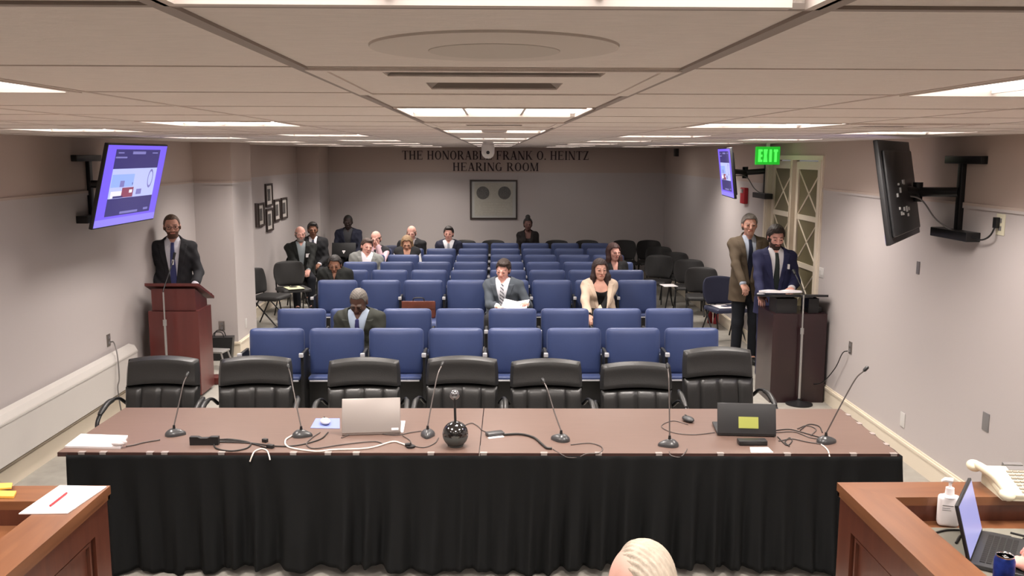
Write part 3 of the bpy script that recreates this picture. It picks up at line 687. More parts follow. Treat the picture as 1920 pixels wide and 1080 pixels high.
# ------------------------------------------------------------------ the two folding tables and the skirt
TZ = 0.735
def tbl(x, y): return atz(x, y, TZ)                                # a point on the table tops
CL = Vector((-0.092, 5.071, 0)); d_ = (Vector((2.356, 5.03, 0))-Vector((-2.535, 5.113, 0))).normalized(); n_ = Vector((-d_.y, d_.x, 0)) * 1.0
trz = math.atan2(d_.y, d_.x)
TD = 0.94
def folding_table(x0, x1, lab):
    o_ = Vector((-2.535, 5.113, 0)) + d_*((x0+x1)/2); o_ += n_*(TD/2); w2 = (x1-x0)/2-0.001
    t = empty('folding_table', o_, trz, lab, 'table', 'folding tables end to end')
    MB().box((-w2, -TD/2, TZ-0.026), (w2, TD/2, TZ-0.001)).build('edge_band', MT['edge'], t)
    MB().box((-w2+0.002, -TD/2+0.002, TZ-0.002), (w2-0.002, TD/2-0.002, TZ)).build('tabletop', MT['table'], t)
    for sx in (-1, 1):
        l = MB()
        for sy in (-1, 1): l.tube([(sx*(w2-0.3), sy*0.33, TZ-0.03), (sx*(w2-0.25), sy*0.36, 0.01)], 0.014, 8)
        l.tube([(sx*(w2-0.27), -0.35, 0.15), (sx*(w2-0.27), 0.35, 0.15)], 0.010, 8); l.build('leg', MT['blackm'], t)
    return t
folding_table(0.0, 2.447, 'brown laminate folding table left of the seam, with the silver laptop')
folding_table(2.449, 4.891, 'brown laminate folding table right of the seam, with the dark laptop')
# skirt: front, right side, left return
def skirt():
    vs = []; fs = []; path = []
    A = Vector((-2.535, 5.113, 0)); 
    off_ = -0.012
    for i in range(31): path.append((A + d_*0.06 + n_*(0.93-0.9*i/30), -d_))         # left side inward
    N = 900
    for i in range(N+1): path.append((A + d_*(0.06+(4.885-0.06)*i/N) + n_*off_, -n_))
    for i in range(200): path.append((A + d_*(4.895) + n_*(off_+(TD-0.02)*i/200), d_))
    rs = random.Random(3); L = 0; prev = path[0][0]
    nz = 26; ph = 0.0; cols = []
    # pleat phase runs at an uneven pace
    ph = [0.0]; amp = []
    f = 1.0; ft = 1.0
    for i in range(1, len(path)):
        ds = (path[i][0]-path[i-1][0]).length
        if i % 40 == 0: ft = rs.uniform(0.45, 1.5)
        f += (ft-f)*0.06; ph.append(ph[-1]+ds*f*2*PI/0.16)
    s = 0
    for i, (p, nn) in enumerate(path):
        if i: s += (path[i][0]-path[i-1][0]).length
        hem = 0.048+0.020*math.sin(s*3.1)+0.012*math.sin(s*9.7+1.0)+0.008*math.sin(s*23+2)
        if 0.9 < s < 1.6 or 4.3 < s < 4.7: hem -= 0.02
        sag = 0.012*max(0, math.sin(s*5.2+0.4))
        for j in range(nz+1):
            v = j/nz; z = (TZ-0.010-sag*0)*(1-v)+hem*v
            a = 0.002+0.042*min(1, v*1.3)*(0.35+0.65*abs(math.sin(s*1.7+0.6)))
            w_ = a*(math.sin(ph[i]+0.9*math.sin(v*2.2+s*1.3))+0.35*math.sin(2.3*ph[i]+s*2+v*1.5)*v+0.6) + 0.05*v*v*(0.5+0.5*math.sin(s*2.3+1.2)) + 0.004
            vs.append(p+nn*(w_+0.004)+Vector((0, 0, z)))
    n1 = nz+1
    for i in range(len(path)-1):
        for j in range(nz): a = i*n1+j; fs.append((a, a+1, a+n1+1, a+n1))
    mb = MB().add(vs, fs, 0, True); o = mb.build('table_skirt', MT['skirt'])
    md = o.modifiers.new('thickness', 'SOLIDIFY'); md.thickness = 0.002
    return tag(o, 'long black pleated cloth skirt hanging along the front of the tables', 'table skirt')
skirt()
# clear clips that hold the skirt
clip = M('clear_clip', (0.36, 0.31, 0.29), 0.3)
nclip = 0; clip0 = None
for i, px_ in enumerate((152, 192, 280, 308, 415, 550, 615, 668, 808, 907, 1020, 1122, 1235, 1350, 1475, 1598, 1673)):
    q = tbl(px_, 849); s = (q-Vector((-2.535, 5.113, 0))).dot(d_); q = Vector((-2.535, 5.113, 0))+d_*s+n_*0.0
    if clip0 is None:
        clip0 = MB().box((-0.020, -0.008, 0.0005), (0.020, 0.018, 0.003)).box((-0.018, -0.008, -0.012), (0.018, -0.006, 0.003)).build('skirt_clip', clip); o = clip0
    else: o = clip0.copy(); link(o)
    o.location = (q.x, q.y, TZ); o.rotation_euler = (0, 0, trz)
    near = ['under the paper', 'at the right corner of the white paper', 'left of the black power box', 'just left of the black power box', 'below the black power box', 'below the second microphone', 'between the second microphone and silver laptop', 'below the silver laptop', 'left of the round conference camera', 'at the table seam', 'left of the fourth microphone', 'right of the fourth microphone', 'by the fifth microphone', 'left of the dark laptop', 'right of the small white card', 'below the sixth microphone', 'at the front right corner'][i]
    tag(o, 'small clear skirt clip on the table edge, '+near, 'clip', 'skirt clips along the table edge')
for i, (px_, py_) in enumerate(((1588, 778), (1606, 794), (1634, 813), (1660, 833))):
    q = tbl(px_, py_); s = (q-Vector((-2.535, 5.113, 0))).dot(n_); q = Vector((-2.535, 5.113, 0))+d_*4.891+n_*s
    o = clip0.copy(); link(o); o.location = (q.x, q.y, TZ); o.rotation_euler = (0, 0, trz+PI/2)
    tag(o, 'small clear skirt clip on the right end of the table, %s from the back' % seatn[i], 'clip', 'skirt clips along the table edge')

# ------------------------------------------------------------------ lecterns
def lectern_left():
    x0, x1, y0, y1 = -3.46, -2.965, 9.0, 9.42
    t = empty('lectern', ((x0+x1)/2, (y0+y1)/2, 0), 0, 'reddish mahogany two-tier lectern by the left wall', 'lectern')
    w2 = (x1-x0)/2; dd = (y1-y0)/2
    MB().box((-w2, -dd, 0.03), (w2, dd, 0.87)).box((-w2-0.0, -dd-0.0, 0.87), (w2+0.0, dd+0.0, 0.89)).build('cabinet', MT['mahog'], t)
    MB().prism([(-dd, 0.89), (dd-0.03, 0.89), (dd-0.03, 0.955), (-dd+0.03, 1.115), (-dd+0.03, 0.89)][0:5], -w2+0.03, w2-0.03, 'x').build('riser', MT['mahog'], t)
    s = MB(); a = (-dd-0.0, 1.145); b_ = (dd+0.06, 0.945)
    s.prism([a, b_, (b_[0], b_[1]+0.028), (a[0], a[1]+0.028)], -w2-0.02, w2+0.02, 'x'); s.build('reading_board', MT['mahog'], t)
    MB().prism([(b_[0]-0.02, b_[1]+0.03), (b_[0], b_[1]+0.02), (b_[0], b_[1]+0.05), (b_[0]-0.02, b_[1]+0.06)], -w2, w2, 'x').build('ledge', MT['mahog'], t)
    for sx in (-1, 1):
        for sy in (-1, 1): MB().ball((sx*(w2-0.05), sy*(dd-0.05), 0.022), 0.022).build('caster', MT['black'], t)
lectern_left()
def lectern_right():
    x0, x1, y0, y1 = 2.752, 3.29, 8.76, 9.27
    t = empty('lectern', ((x0+x1)/2, (y0+y1)/2, 0), 0, 'dark mahogany lectern by the right wall with a raised top shelf', 'lectern')
    w2 = (x1-x0)/2; dd = (y1-y0)/2
    MB().box((-w2, -dd, 0.0), (w2, dd, 0.90)).box((-w2, -dd-0.004, 0.03), (-w2+0.012, -dd, 0.9)).build('cabinet', MT['mahogd'], t)
    for lo, hi in (((-0.225, -dd+0.05, 0.90), (-0.02, dd-0.22, 1.045)), ((0.10, -dd+0.06, 0.90), (0.20, dd-0.22, 1.045))):
        MB().box(lo, hi).build('support', MT['black'], t)
    MB().prism([(-dd, 1.070), (dd, 1.000), (dd, 1.020), (-dd, 1.092)], -w2-0.04, w2, 'x').build('top_shelf', MT['black'], t)
lectern_right()
o = MB().box((-0.075, -0.06, 0), (0.075, 0.06, 0.05), bev=0.01).build('electronics_box', MT['black']); o.location = (3.19, 8.9, 0.902)
tag(o, 'small black electronics box on the right end of the right lectern', 'box')
def mic_stand(bx, by, topz, lab, lean=0.0, tip=None, r=0.13, kn=0.62):
    t = empty('microphone_stand', (bx, by, 0), 0, lab, 'microphone stand')
    MB().lathe([(r, 0.0), (r, 0.012), (r*0.55, 0.022), (0.02, 0.04), (0.0185, 0.06)], 36).build('base', MT['black'], t)
    MB().cyl((0, 0, 0.04), (lean*kn/topz, 0, kn), 0.012).build('lower_pole', MT['silver'], t)
    MB().cyl((lean*kn/topz, 0, kn), (lean, 0, topz), 0.0075).build('upper_pole', MT['silver'], t)
    MB().cyl((lean*kn/topz, 0, kn-0.03), (lean*kn/topz, 0, kn+0.03), 0.018).build('clutch', MT['silver'], t)
    q = Vector(tip)-Vector((bx, by, 0))
    MB().tube(smooth_path([(lean, 0, topz-0.01), (lean, 0.02, topz+0.03), tuple(q*0.5+Vector((lean, 0, topz))*0.5+Vector((0, 0.03, 0.03))), tuple(q)]), 0.005, 8).build('gooseneck', MT['black'], t)
    return t, q
b0 = atz(1498, 758, 0)
tip = aty(1490, 512, b0.y+0.35)
t, q = mic_stand(b0.x, b0.y, aty(1507, 553, b0.y).z, 'microphone stand with chrome pole before the right lectern', aty(1507, 553, b0.y).x-b0.x, tip, kn=0.74)
d2 = (tip-Vector((b0.x, b0.y, 1.1))).normalized(); MB().cyl(q-d2*0.02, q+d2*0.05, 0.012, 0.016).build('microphone', MT['black'], t)
MB().box((-0.03, 0.0, t.location.z+1.07), (0.09, 0.03, 1.10), bev=0.006).build('clamp', MT['black'], t)
b1 = Vector((aty(314, 700, 8.86).x, 8.86, 0)); tz = aty(306, 548, 8.86)
tip = aty(325, 487, 9.1)
t, q = mic_stand(b1.x, b1.y, tz.z, 'microphone stand with chrome pole before the left red lectern', tz.x-b1.x, tip, r=0.12, kn=0.80)
MB().cyl(q, q+Vector((0.012, 0.02, 0.07)), 0.011, 0.014).build('microphone', MT['black'], t)
MB().cyl(q-Vector((0.01, 0, 0.05)), q-Vector((0.004, 0, 0.0)), 0.011).build('microphone_collar', MT['white'], t)

# ------------------------------------------------------------------ benches at the bottom of the picture (raised floor below the frame)
LZ = 1.10; DA = 0.22
solid('floor_platform', (-3.5, Y0+0.1, 0.0), (3.25, 3.45, DA), MT['carpet'])
def bench(side, xo, lab):
    """side -1: left desk, +1: right desk. xo = outer edge nearest the aisle"""
    yc = 3.60; W = 0.17; s = side; xf = s*3.20
    t = empty('clerk_desk', (0, 0, 0), 0, lab, 'desk')
    def bx(a, b): return (min(a, b), max(a, b))
    def rail(name, x0, x1, y0, y1, m):
        a, b = bx(x0, x1); mb = MB(); mb.box((a, y0, LZ-0.035), (b, y1, LZ), bev=0.006); return mb
    # ledge along y, mitred with the ledge along x
    def pr(poly, m, nm): MB().prism(poly, LZ-0.035, LZ, 'z').build(nm, m, t)
    pr([(xo, 0.6), (xo, yc), (xo+s*W, yc-W), (xo+s*W, 0.6)], MT['cherry'], 'side_ledge')
    pr([(xo, yc), (xf, yc), (xf, yc-W), (xo+s*W, yc-W)], MT['cherryx'], 'back_ledge')
    # bead under the ledge edge
    mb = MB(); a, b = bx(xo+s*0.004, xo+s*0.02); mb.box((a, 0.6, LZ-0.055), (b, yc-0.004, LZ-0.035)); a, b = bx(xo+s*0.004, xf); mb.box((a, yc-0.02, LZ-0.055), (b, yc-0.004, LZ-0.035)); mb.build('bead', MT['cherry'], t)
    # inner faces and work surface
    a, b = bx(xo+s*(W-0.02), xo+s*W); mb = MB().box((a, 0.6, 1.0), (b, yc-W, LZ-0.035)); a, b = bx(xo+s*W, xf); mb.box((a, yc-W-0.0, 1.0), (b, yc-W+0.02, LZ-0.035)); mb.build('inner_face', MT['cherryp'], t)
    a, b = bx(xo+s*0.05, xo+s*0.68); a3, b3 = bx(xo+s*0.68, xf); MB().box((a, 0.6, 0.98), (b, yc-0.05, 1.0)).box((a3, 2.86, 0.98), (b3, yc-0.05, 1.0)).build('work_surface', MT['cherry'], t)
    # outer panelled front
    P = MB(); a, b = bx(xo+s*0.03, xo+s*0.06)
    P.box((a, 0.6, DA), (b, yc-0.03, LZ-0.036)); P.build('front_panel', MT['cherryp'], t)
    a, b = bx(xo+s*0.03, xf); MB().box((a, yc-0.06, DA-0.22), (b, yc-0.03, LZ-0.036)).build('end_panel', MT['cherryp'], t)
    a, b = bx(xo+s*0.012, xo+s*0.031)
    for yy in ((yc-0.14, yc-0.012), (2.3, 2.42), (1.2, 1.32)): MB().box((a, yy[0], DA), (b, yy[1], LZ-0.056)).build('stile', MT['cherryp'], t)
    for ya, yb in ((2.42, yc-0.14), (1.32, 2.3)):
        MB().box((a, ya, LZ-0.16), (b, yb, LZ-0.056)).build('top_rail', MT['cherryp'], t)
        MB().box((a, ya, DA), (b, yb, DA+0.12)).build('bottom_rail', MT['cherryp'], t)
        m2 = MB(); a2, b2 = bx(xo+s*0.016, xo+s*0.031)
        g = 0.035; m2.box((a2, ya+g, LZ-0.18), (b2, yb-g, LZ-0.168)).box((a2, ya+g, DA+0.14), (b2, ya+g+0.012, LZ-0.18)).box((a2, yb-g-0.012, DA+0.14), (b2, yb-g, LZ-0.18))
        m2.build('panel_molding', MT['cherryp'], t)
    return t
bench(1, atz(1568, 903, LZ).x, 'cherry wood clerk desk at the lower right corner, under the phone')
bench(-1, atz(205, 912, LZ).x, 'cherry wood clerk desk at the lower left corner, under the red pen')

# ------------------------------------------------------------------ screens on arms
scr_bord = M('screen_violet', (0.02, 0.02, 0.03), 0.3, emit=(0.20, 0.12, 0.95), estr=0.68)
scr_dark = M('screen_dark', (0.02, 0.02, 0.03), 0.3, emit=(0.045, 0.035, 0.16), estr=0.68)
scr_pale = M('screen_pale', (0.02, 0.02, 0.03), 0.3, emit=(0.52, 0.56, 1.0), estr=0.68)
scr_mid = M('screen_blue', (0.02, 0.02, 0.03), 0.3, emit=(0.32, 0.45, 0.95), estr=0.68)
scr_brn = M('screen_brown', (0.02, 0.02, 0.03), 0.3, emit=(0.28, 0.06, 0.10), estr=0.68)
scr_wht = M('screen_white', (0.02, 0.02, 0.03), 0.3, emit=(0.9, 0.85, 1.0), estr=0.68)
scr_gry = M('screen_grey', (0.02, 0.02, 0.03), 0.3, emit=(0.22, 0.2, 0.5), estr=0.68)
scr_bord2 = M('screen_violet_pale', (0.02, 0.02, 0.03), 0.3, emit=(0.30, 0.24, 1.0), estr=0.68)
SM = [scr_bord, scr_dark, scr_pale, scr_mid, scr_brn, scr_wht, scr_gry, scr_bord2]
def tv(c, yaw, tilt, w, h, lab, on=True, wallx=None, arm=True, name='television'):
    """screen normal points along yaw (0 = +x), tilted by tilt (negative = looks down)"""
    t = empty(name, c, 0, lab, 'television'); t.rotation_euler = Euler((0, 0, yaw+PI/2)); 
    # local: screen looks along -y ; x to the viewer's right
    tl = Matrix.Rotation(-tilt, 4, 'X')       # lean
    b = MB(); b.box((-w/2, 0.0, -h/2), (w/2, 0.03, h/2), bev=0.006, mat=tl); b.box((-w*0.44, 0.03, -h*0.44), (w*0.44, 0.05, h*0.40), bev=0.012, mat=tl)
    b.build('case', MT['black'], t)
    s = MB(); bz = 0.012
    def q(x0, z0, x1, z1, mi, lv): s.quad((x0, -0.001-lv*0.0006, z0), (x1, -0.001-lv*0.0006, z0), (x1, -0.001-lv*0.0006, z1), (x0, -0.001-lv*0.0006, z1), mi, mat=tl)
    W = w-2*bz; Hh = h-2*bz
    def n(u): return -W/2+u*W
    def m(v): return Hh/2-v*Hh
    if on:
        q(n(0), m(1), n(1), m(0), 0, 0); q(n(0.0), m(1), n(1), m(0.91), 7, 1)
        q(n(0.13), m(0.88), n(0.88), m(0.05), 1, 1)
        q(n(0.13), m(0.66), n(0.88), m(0.29), 2, 2)
        q(n(0.14), m(0.52), n(0.5), m(0.36), 3, 3); q(n(0.16), m(0.655), n(0.5), m(0.57), 5, 3)
        q(n(0.33), m(0.655), n(0.52), m(0.53), 4, 4); q(n(0.2), m(0.655), n(0.36), m(0.63), 1, 4); q(n(0.28), m(0.52), n(0.35), m(0.44), 6, 4)
        q(n(0.45), m(0.6), n(0.5), m(0.56), 5, 5); q(n(0.57), m(0.63), n(0.66), m(0.56), 6, 4); q(n(0.48), m(0.5), n(0.49), m(0.47), 1, 4)
        mb = s; # oval mirror on the pale wall
        for k in range(18):
            a0 = 2*PI*k/18; a1 = 2*PI*(k+1)/18; cx, cz, rx, rz = n(0.78), m(0.43), 0.055*w/1.2, 0.085*h/0.7
            mb.quad(*[(cx+rr*rx*math.cos(a), -0.004, cz+rr*rz*math.sin(a)) for rr, a in ((1, a0), (1, a1), (0.75, a1), (0.75, a0))], 6, mat=tl)
        q(n(0.17), m(0.10), n(0.26), m(0.085), 6, 2); q(n(0.4), m(0.11), n(0.62), m(0.075), 6, 2); q(n(0.74), m(0.10), n(0.84), m(0.085), 6, 2)
        q(n(0.14), m(0.16), n(0.32), m(0.14), 6, 2); q(n(0.36), m(0.865), n(0.66), m(0.835), 6, 2); q(n(0.76), m(0.85), n(0.84), m(0.82), 6, 2)
        s.build('screen', SM, t)
    else:
        s.quad((-W/2, -0.001, -Hh/2), (W/2, -0.001, -Hh/2), (W/2, -0.001, Hh/2), (-W/2, -0.001, Hh/2), 0, mat=tl); s.build('screen', M('dark_screen', (0.01, 0.01, 0.012), 0.1), t)
    return t, tl
tL, _ = tv((-3.078, 7.827, 2.189), R(-1.5), R(-14.2), 1.22, 0.70, 'lit violet wall screen on an arm above the left lectern')
tF, _ = tv((2.699+0.05, 10.81, 2.245), R(-186.1), R(-7.2), 1.01, 0.585, 'lit wall screen between the fire alarm and the far right corner')
tN, tlN = tv((2.823, 6.352, 2.208), R(-33.35+180), R(-10.1), 1.21, 0.69, 'wall screen seen from its black back on the near right wall', on=True)
# connectors and labels on the back of the near right screen
mb = MB(); rs = random.Random(5)
for q in range(12):
    x = rs.uniform(-0.1, 0.3); z = rs.uniform(-0.2, 0.06); r_ = rs.uniform(0.006, 0.014)
    MB().box((x-r_, 0.049, z-r_), (x+r_, 0.060, z+r_*rs.uniform(0.8, 2)), mat=tlN).build('connector', MT['silver'], tN)
MB().box((0.33, 0.03, -0.30), (0.345, 0.036, -0.22), mat=tlN).build('sticker', MT['white'], tN)
def arm(t, wallx, cy, lab, near, vis=True, zc=2.19):
    """wall bracket shaped like an H on its side plus a folding arm that reaches the screen's back"""
    s = 1 if wallx > 0 else -1
    a = empty('screen_bracket', (wallx, cy, zc), 0, lab, 'wall bracket')
    MB().box((min(-s*0.035, 0), -0.03, -0.27), (max(-s*0.035, 0), 0.03, 0.23), bev=0.004).build('post', MT['blackm'], a)
    MB().box((min(-s*0.05, 0), -0.30, 0.20), (max(-s*0.05, 0), 0.20, 0.255), bev=0.005).build('top_plate', MT['blackm'], a)
    MB().box((min(-s*0.10, 0), -0.28, -0.33), (max(-s*0.10, 0), 0.24, -0.265), bev=0.005).build('lower_plate', MT['blackm'], a)
    e = Vector(near)-Vector((wallx, cy, zc)); k = e*0.5+Vector((0, 0.20, -0.02))
    MB().tube([(-s*0.03, 0, 0.0), tuple(k)], 0.035, 10).build('arm', MT['blackm'], a)
    MB().tube([tuple(k), tuple(e)], 0.032, 10).build('arm', MT['blackm'], a)
    MB().cyl(k+Vector((0, 0, -0.07)), k+Vector((0, 0, 0.07)), 0.035).build('hinge', MT['blackm'], a)
    MB().tube(smooth_path([(-s*0.03, -0.05, -0.3), tuple(k*0.6+Vector((0, -0.05, -0.2))), tuple(k+Vector((0, -0.05, -0.05))), tuple(e+Vector((0, 0, -0.05)))]), 0.006, 6).build('cable', MT['greypl'], a)
    return a
pb_ = atx(1806, 355, XR)
arm(tN, XR, pb_.y, 'black bracket and folding arm on the near right wall holding the screen', Vector((2.88, 6.44, 2.22)), zc=pb_.z-0.02)
p2 = atx(165, 345, XL)
arm(tL, XL, p2.y, 'black bracket and folding arm on the left wall behind the violet screen', Vector((-3.15, 7.83, 2.2)), zc=p2.z)
arm(tF, XR, 11.1, 'black bracket behind the far right screen', Vector((2.83, 10.83, 2.26)), zc=2.26)
pl = atx(1874, 419, XR)
cord('hanging_cable', [pl+Vector((-0.02, 0, 0)), pl+Vector((-0.05, 0.01, -0.08)), pl+Vector((-0.05, 0.12, -0.12)), Vector((XR-0.06, pb_.y-0.24, pb_.z-0.31))], 0.006, MT['black'], 'black cord looping from the cream outlet to the near screen bracket')
MB().box((-0.025, -0.02, -0.03), (0.0, 0.02, 0.04)).build('plug', MT['black']).location = pl+Vector((-0.01, 0, 0))
tag(bpy.data.objects['plug'], 'black plug pushed into the cream outlet high on the right wall', 'plug')

# ------------------------------------------------------------------ things on the table
def goose(bx, by, tx, ty, dy, lab, yaw, ctrl=None, tipY=None):
    b = tbl(bx, by); t = empty('gooseneck_microphone', (b.x, b.y, TZ), yaw, lab, 'microphone', 'gooseneck microphones on the table')
    m = MB(); n = 28; vs = []; fs = []
    rings = [(1.0, 0.0), (1.0, 0.012), (0.9, 0.022), (0.6, 0.034), (0.3, 0.042), (0.02, 0.044)]
    for k_, z in rings:
        for i in range(n):
            a = 2*PI*i/n; r_ = 0.045*(1+0.75*max(0, math.cos(a))**3); vs.append((r_*k_*math.cos(a)-0.01, 0.044*k_*math.sin(a), z))
    for j in range(len(rings)-1):
        for i in range(n): i2 = (i+1) % n; fs.append((j*n+i, j*n+i2, (j+1)*n+i2, (j+1)*n+i))
    fs.append(tuple(range(n))[::-1]); fs.append(tuple(range((len(rings)-1)*n, len(rings)*n)))
    m.add(vs, fs, 0, True); m.build('base', MT['greybase'], t)
    tipw = aty(tx, ty, tipY if tipY else b.y+dy); inv = Matrix.Rotation(-yaw, 3, 'Z'); q = inv @ (tipw-Vector((b.x, b.y, TZ)))
    MB().cyl((0, 0, 0.035), (0, 0, 0.065), 0.010, 0.007).build('collar', MT['black'], t)
    k1 = Vector((0, 0, 0.06)); c = q*0.5+Vector((0, 0, 0.03)); c2 = q*0.86+Vector((0, 0, 0.02))
    c = Vector((q.x*0.35, q.y*0.3, q.z*0.5)); c2 = Vector((q.x*0.75, q.y*0.7, q.z*0.88))
    MB().tube(smooth_path([k1, c, c2, q]), 0.0042, 8).build('neck', MT['neck'], t)
    d = (q-c2).normalized(); MB().tube([q-d*0.005, q+d*0.004, q+d*0.03, q+d*0.036], [0.006, 0.011, 0.011, 0.006], 12).build('capsule', MT['black'], t)
    return t
MT['greybase'] = M('dark_grey_base', (0.05, 0.05, 0.052), 0.3)
MT['neck'] = M('neck_grey', (0.10, 0.085, 0.08), 0.4, metal=0.4)
goose(327, 816, 350, 706, 0.18, 'first microphone from the left wall, beside the white papers', R(15))
goose(565, 818, 541, 690, 0.22, 'second microphone, with a white cable end at its base, left of the silver laptop', R(0))
goose(802, 817, 828, 686, 0.25, 'third microphone, between the silver laptop and the round conference camera', R(-90))
goose(1052, 826, 1020, 717, 0.20, 'fourth microphone, right of the table seam', R(150))
goose(1255, 836, 1252, 690, 0.22, 'fifth microphone, alone near the front edge left of the dark laptop', R(180))
goose(1548, 830, 1620, 695, 0.05, 'sixth microphone, farthest right, its neck leaning toward the right wall', R(8))
def laptop(bl, br, up, depth, lab, lidm, on=None, name='laptop', screenm=None, th=0.012):
    """bl, br = ends of the hinge seen from the lid's back; up = lid vector; the base runs away on the far side"""
    bl = Vector(bl); br = Vector(br); c = (bl+br)/2; hx_ = (br-bl); w2 = hx_.length/2; yaw = math.atan2(hx_.y, hx_.x)
    t = empty(name, c, yaw, lab, 'laptop'); inv = Matrix.Rotation(-yaw, 3, 'Z'); u = inv @ Vector(up); H_ = u.length; s = 1 if depth > 0 else -1
    ang = math.atan2(u.y, u.z)
    mm = Matrix.Rotation(-ang, 4, 'X')
    MB().box((-w2, -th/2, 0.0), (w2, th/2, H_), bev=0.003, mat=mm).build('lid', lidm, t)
    fy = s*th/2+s*0.0008
    MB().quad((-w2+0.008, fy, 0.014), (w2-0.008, fy, 0.014), (w2-0.008, fy, H_-0.008), (-w2+0.008, fy, H_-0.008), mat=mm).build('screen', screenm or MT['black'], t)
    y0, y1 = sorted((0, depth)); MB().box((-w2, y0, -0.012), (w2, y1, 0.004), bev=0.003).build('base', lidm if screenm is None else MT['darkgrey'], t)
    kb = MB(); nr = 5; nc = 14
    for r_ in range(nr):
        for c_ in range(nc):
            x = -w2+0.03+(2*w2-0.06)*(c_+0.5)/nc; y = depth*(0.12+0.45*(r_+0.5)/nr); kb.box((x-0.0095, y-0.0085, 0.004), (x+0.0095, y+0.0085, 0.006))
    kb.build('keyboard', MT['black'], t)
    MB().box((-0.05, min(depth*0.68, depth*0.93), 0.004), (0.05, max(depth*0.68, depth*0.93), 0.0046)).build('touchpad', MT['darkgrey'], t)
    return t, mm, w2, H_
MT['darkgrey'] = M('dark_grey', (0.035, 0.036, 0.038), 0.4)
MT['silverlid'] = M('silver_lid', (0.40, 0.36, 0.34), 0.35, metal=0.35)
glow = M('laptop_screen', (0.02, 0.02, 0.03), 0.3, emit=(0.5, 0.5, 0.95), estr=0.5)
b0 = tbl(641, 817); b1 = tbl(751, 814); tp0 = aty(633, 748, b0.y+0.07)
l1, mm, w2, H_ = laptop(b0+Vector((0, 0, 0.014)), b1+Vector((0, 0, 0.014)), Vector((0, 0.07, tp0.z-TZ-0.014)), 0.24, 'open silver laptop seen from its lid back, on the left table', MT['silverlid'])
MB().box((w2-0.055, -0.0085, 0.012), (w2-0.012, -0.006, 0.026), mat=mm).build('sticker', MT['paper'], l1)
b0 = tbl(1345, 817); b1 = tbl(1455, 820); tp0 = aty(1354, 756, b0.y+0.04)
l2, mm, w2, H_ = laptop(b0+Vector((0, 0, 0.016)), b1+Vector((0, 0, 0.016)), Vector((0.02, 0.05, tp0.z-TZ-0.016)), 0.24, 'open dark laptop with a yellow-green note on its lid, on the right table', MT['darkgrey'])
MB().box((-0.05, -0.009, 0.035), (0.07, -0.006, 0.105), mat=mm).build('sticky_note', M('olive_note', (0.42, 0.45, 0.10), 0.7), l2)
q = tbl(1410, 833); o = MB().box((-0.085, -0.03, 0.001), (0.085, 0.03, 0.03), bev=0.004).build('docking_box', MT['black']); o.location = q; tag(o, 'flat black docking box in front of the dark laptop', 'box')
def sheet(name, pts, z, lab, cat, m=None, th=0.0015):
    P = [Vector((p.x, p.y, z)) for p in pts]; mb = MB().hexa([tuple(p) for p in P]+[(p.x, p.y, z+th) for p in P]); return tag(mb.build(name, m or MT['paper']), lab, cat)
sheet('card', [tbl(1408, 849), tbl(1450, 849), tbl(1440, 839), tbl(1406, 839)], TZ+0.0008, 'small white card in front of the dark laptop', 'card')
sheet('paper_stack', [tbl(122, 840), tbl(226, 842), tbl(240, 820), tbl(152, 817)], TZ+0.0005, 'white stack of paper at the left end of the table', 'paper', th=0.012)
q = tbl(224, 838); o = MB().ball((0, 0, 0.014), (0.038, 0.016, 0.014)).ball((0.03, 0.012, 0.018), (0.02, 0.014, 0.016)).build('plastic_bag', M('clear_plastic', (0.62, 0.56, 0.56), 0.15)); o.location = q+Vector((0.0, -0.02, 0.012)); tag(o, 'crumpled clear plastic bag on the corner of the paper stack', 'plastic bag')
# blue pad and white mouse
sheet('mouse_pad', [tbl(582, 803), tbl(637, 804), tbl(637, 785), tbl(592, 785)], TZ+0.0008, 'pale blue mouse pad left of the silver laptop', 'mouse pad', M('pad_blue', (0.22, 0.27, 0.62), 0.5))
def mouse(px_, py_, m, lab, z=TZ):
    q = tbl(px_, py_); t = empty('computer_mouse', (q.x, q.y, z), R(20), lab, 'mouse'); MB().ball((0, 0, 0.0165), (0.032, 0.055, 0.018)).build('body', m, t); MB().ball((0, 0.03, 0.034), (0.005, 0.012, 0.003)).build('wheel', MT['black'], t)
mouse(610, 795, MT['white'], 'white computer mouse on the pale blue pad', TZ+0.003); mouse(1290, 790, MT['darkgrey'], 'dark grey computer mouse left of the dark laptop')
q = tbl(609, 800)
# conference camera: ball base, pole and small ball
q = tbl(854, 836); t = empty('conference_camera', q, 0, 'round black conference camera with a pole and small ball top, at the table centre', 'conference camera')
m = MB(); pr = []
for i in range(13): a = -PI/2*0.78+(PI/2*0.78)*i/12; pr.append((0.076*math.cos(a), 0.072+0.076*math.sin(a)))
m.lathe([(0.045, 0.001), (0.05, 0.012)] + pr[1:], 40); m.build('lower_shell', M('mesh_grey', (0.075, 0.082, 0.08), 0.6), t)
MB().lathe([(0.0765, 0.070), (0.0765, 0.078)]+[(0.077*math.cos(a), 0.074+0.077*math.sin(a)) for a in [PI/2*i/12 for i in range(1, 12)]]+[(0.001, 0.151)], 40).build('upper_shell', M('gloss_black', (0.01, 0.01, 0.01), 0.04, spec=1.0, coat=0.5), t)
zt = aty(852, 740, q.y).z-TZ
MB().cyl((0, 0, 0.148), (-0.003, 0, zt-0.02), 0.0075).build('pole', MT['black'], t)
MB().ball((-0.003, 0, zt), 0.030).build('ball_top', M('mirror_ball', (0.25, 0.25, 0.27), 0.08, metal=0.8), t)
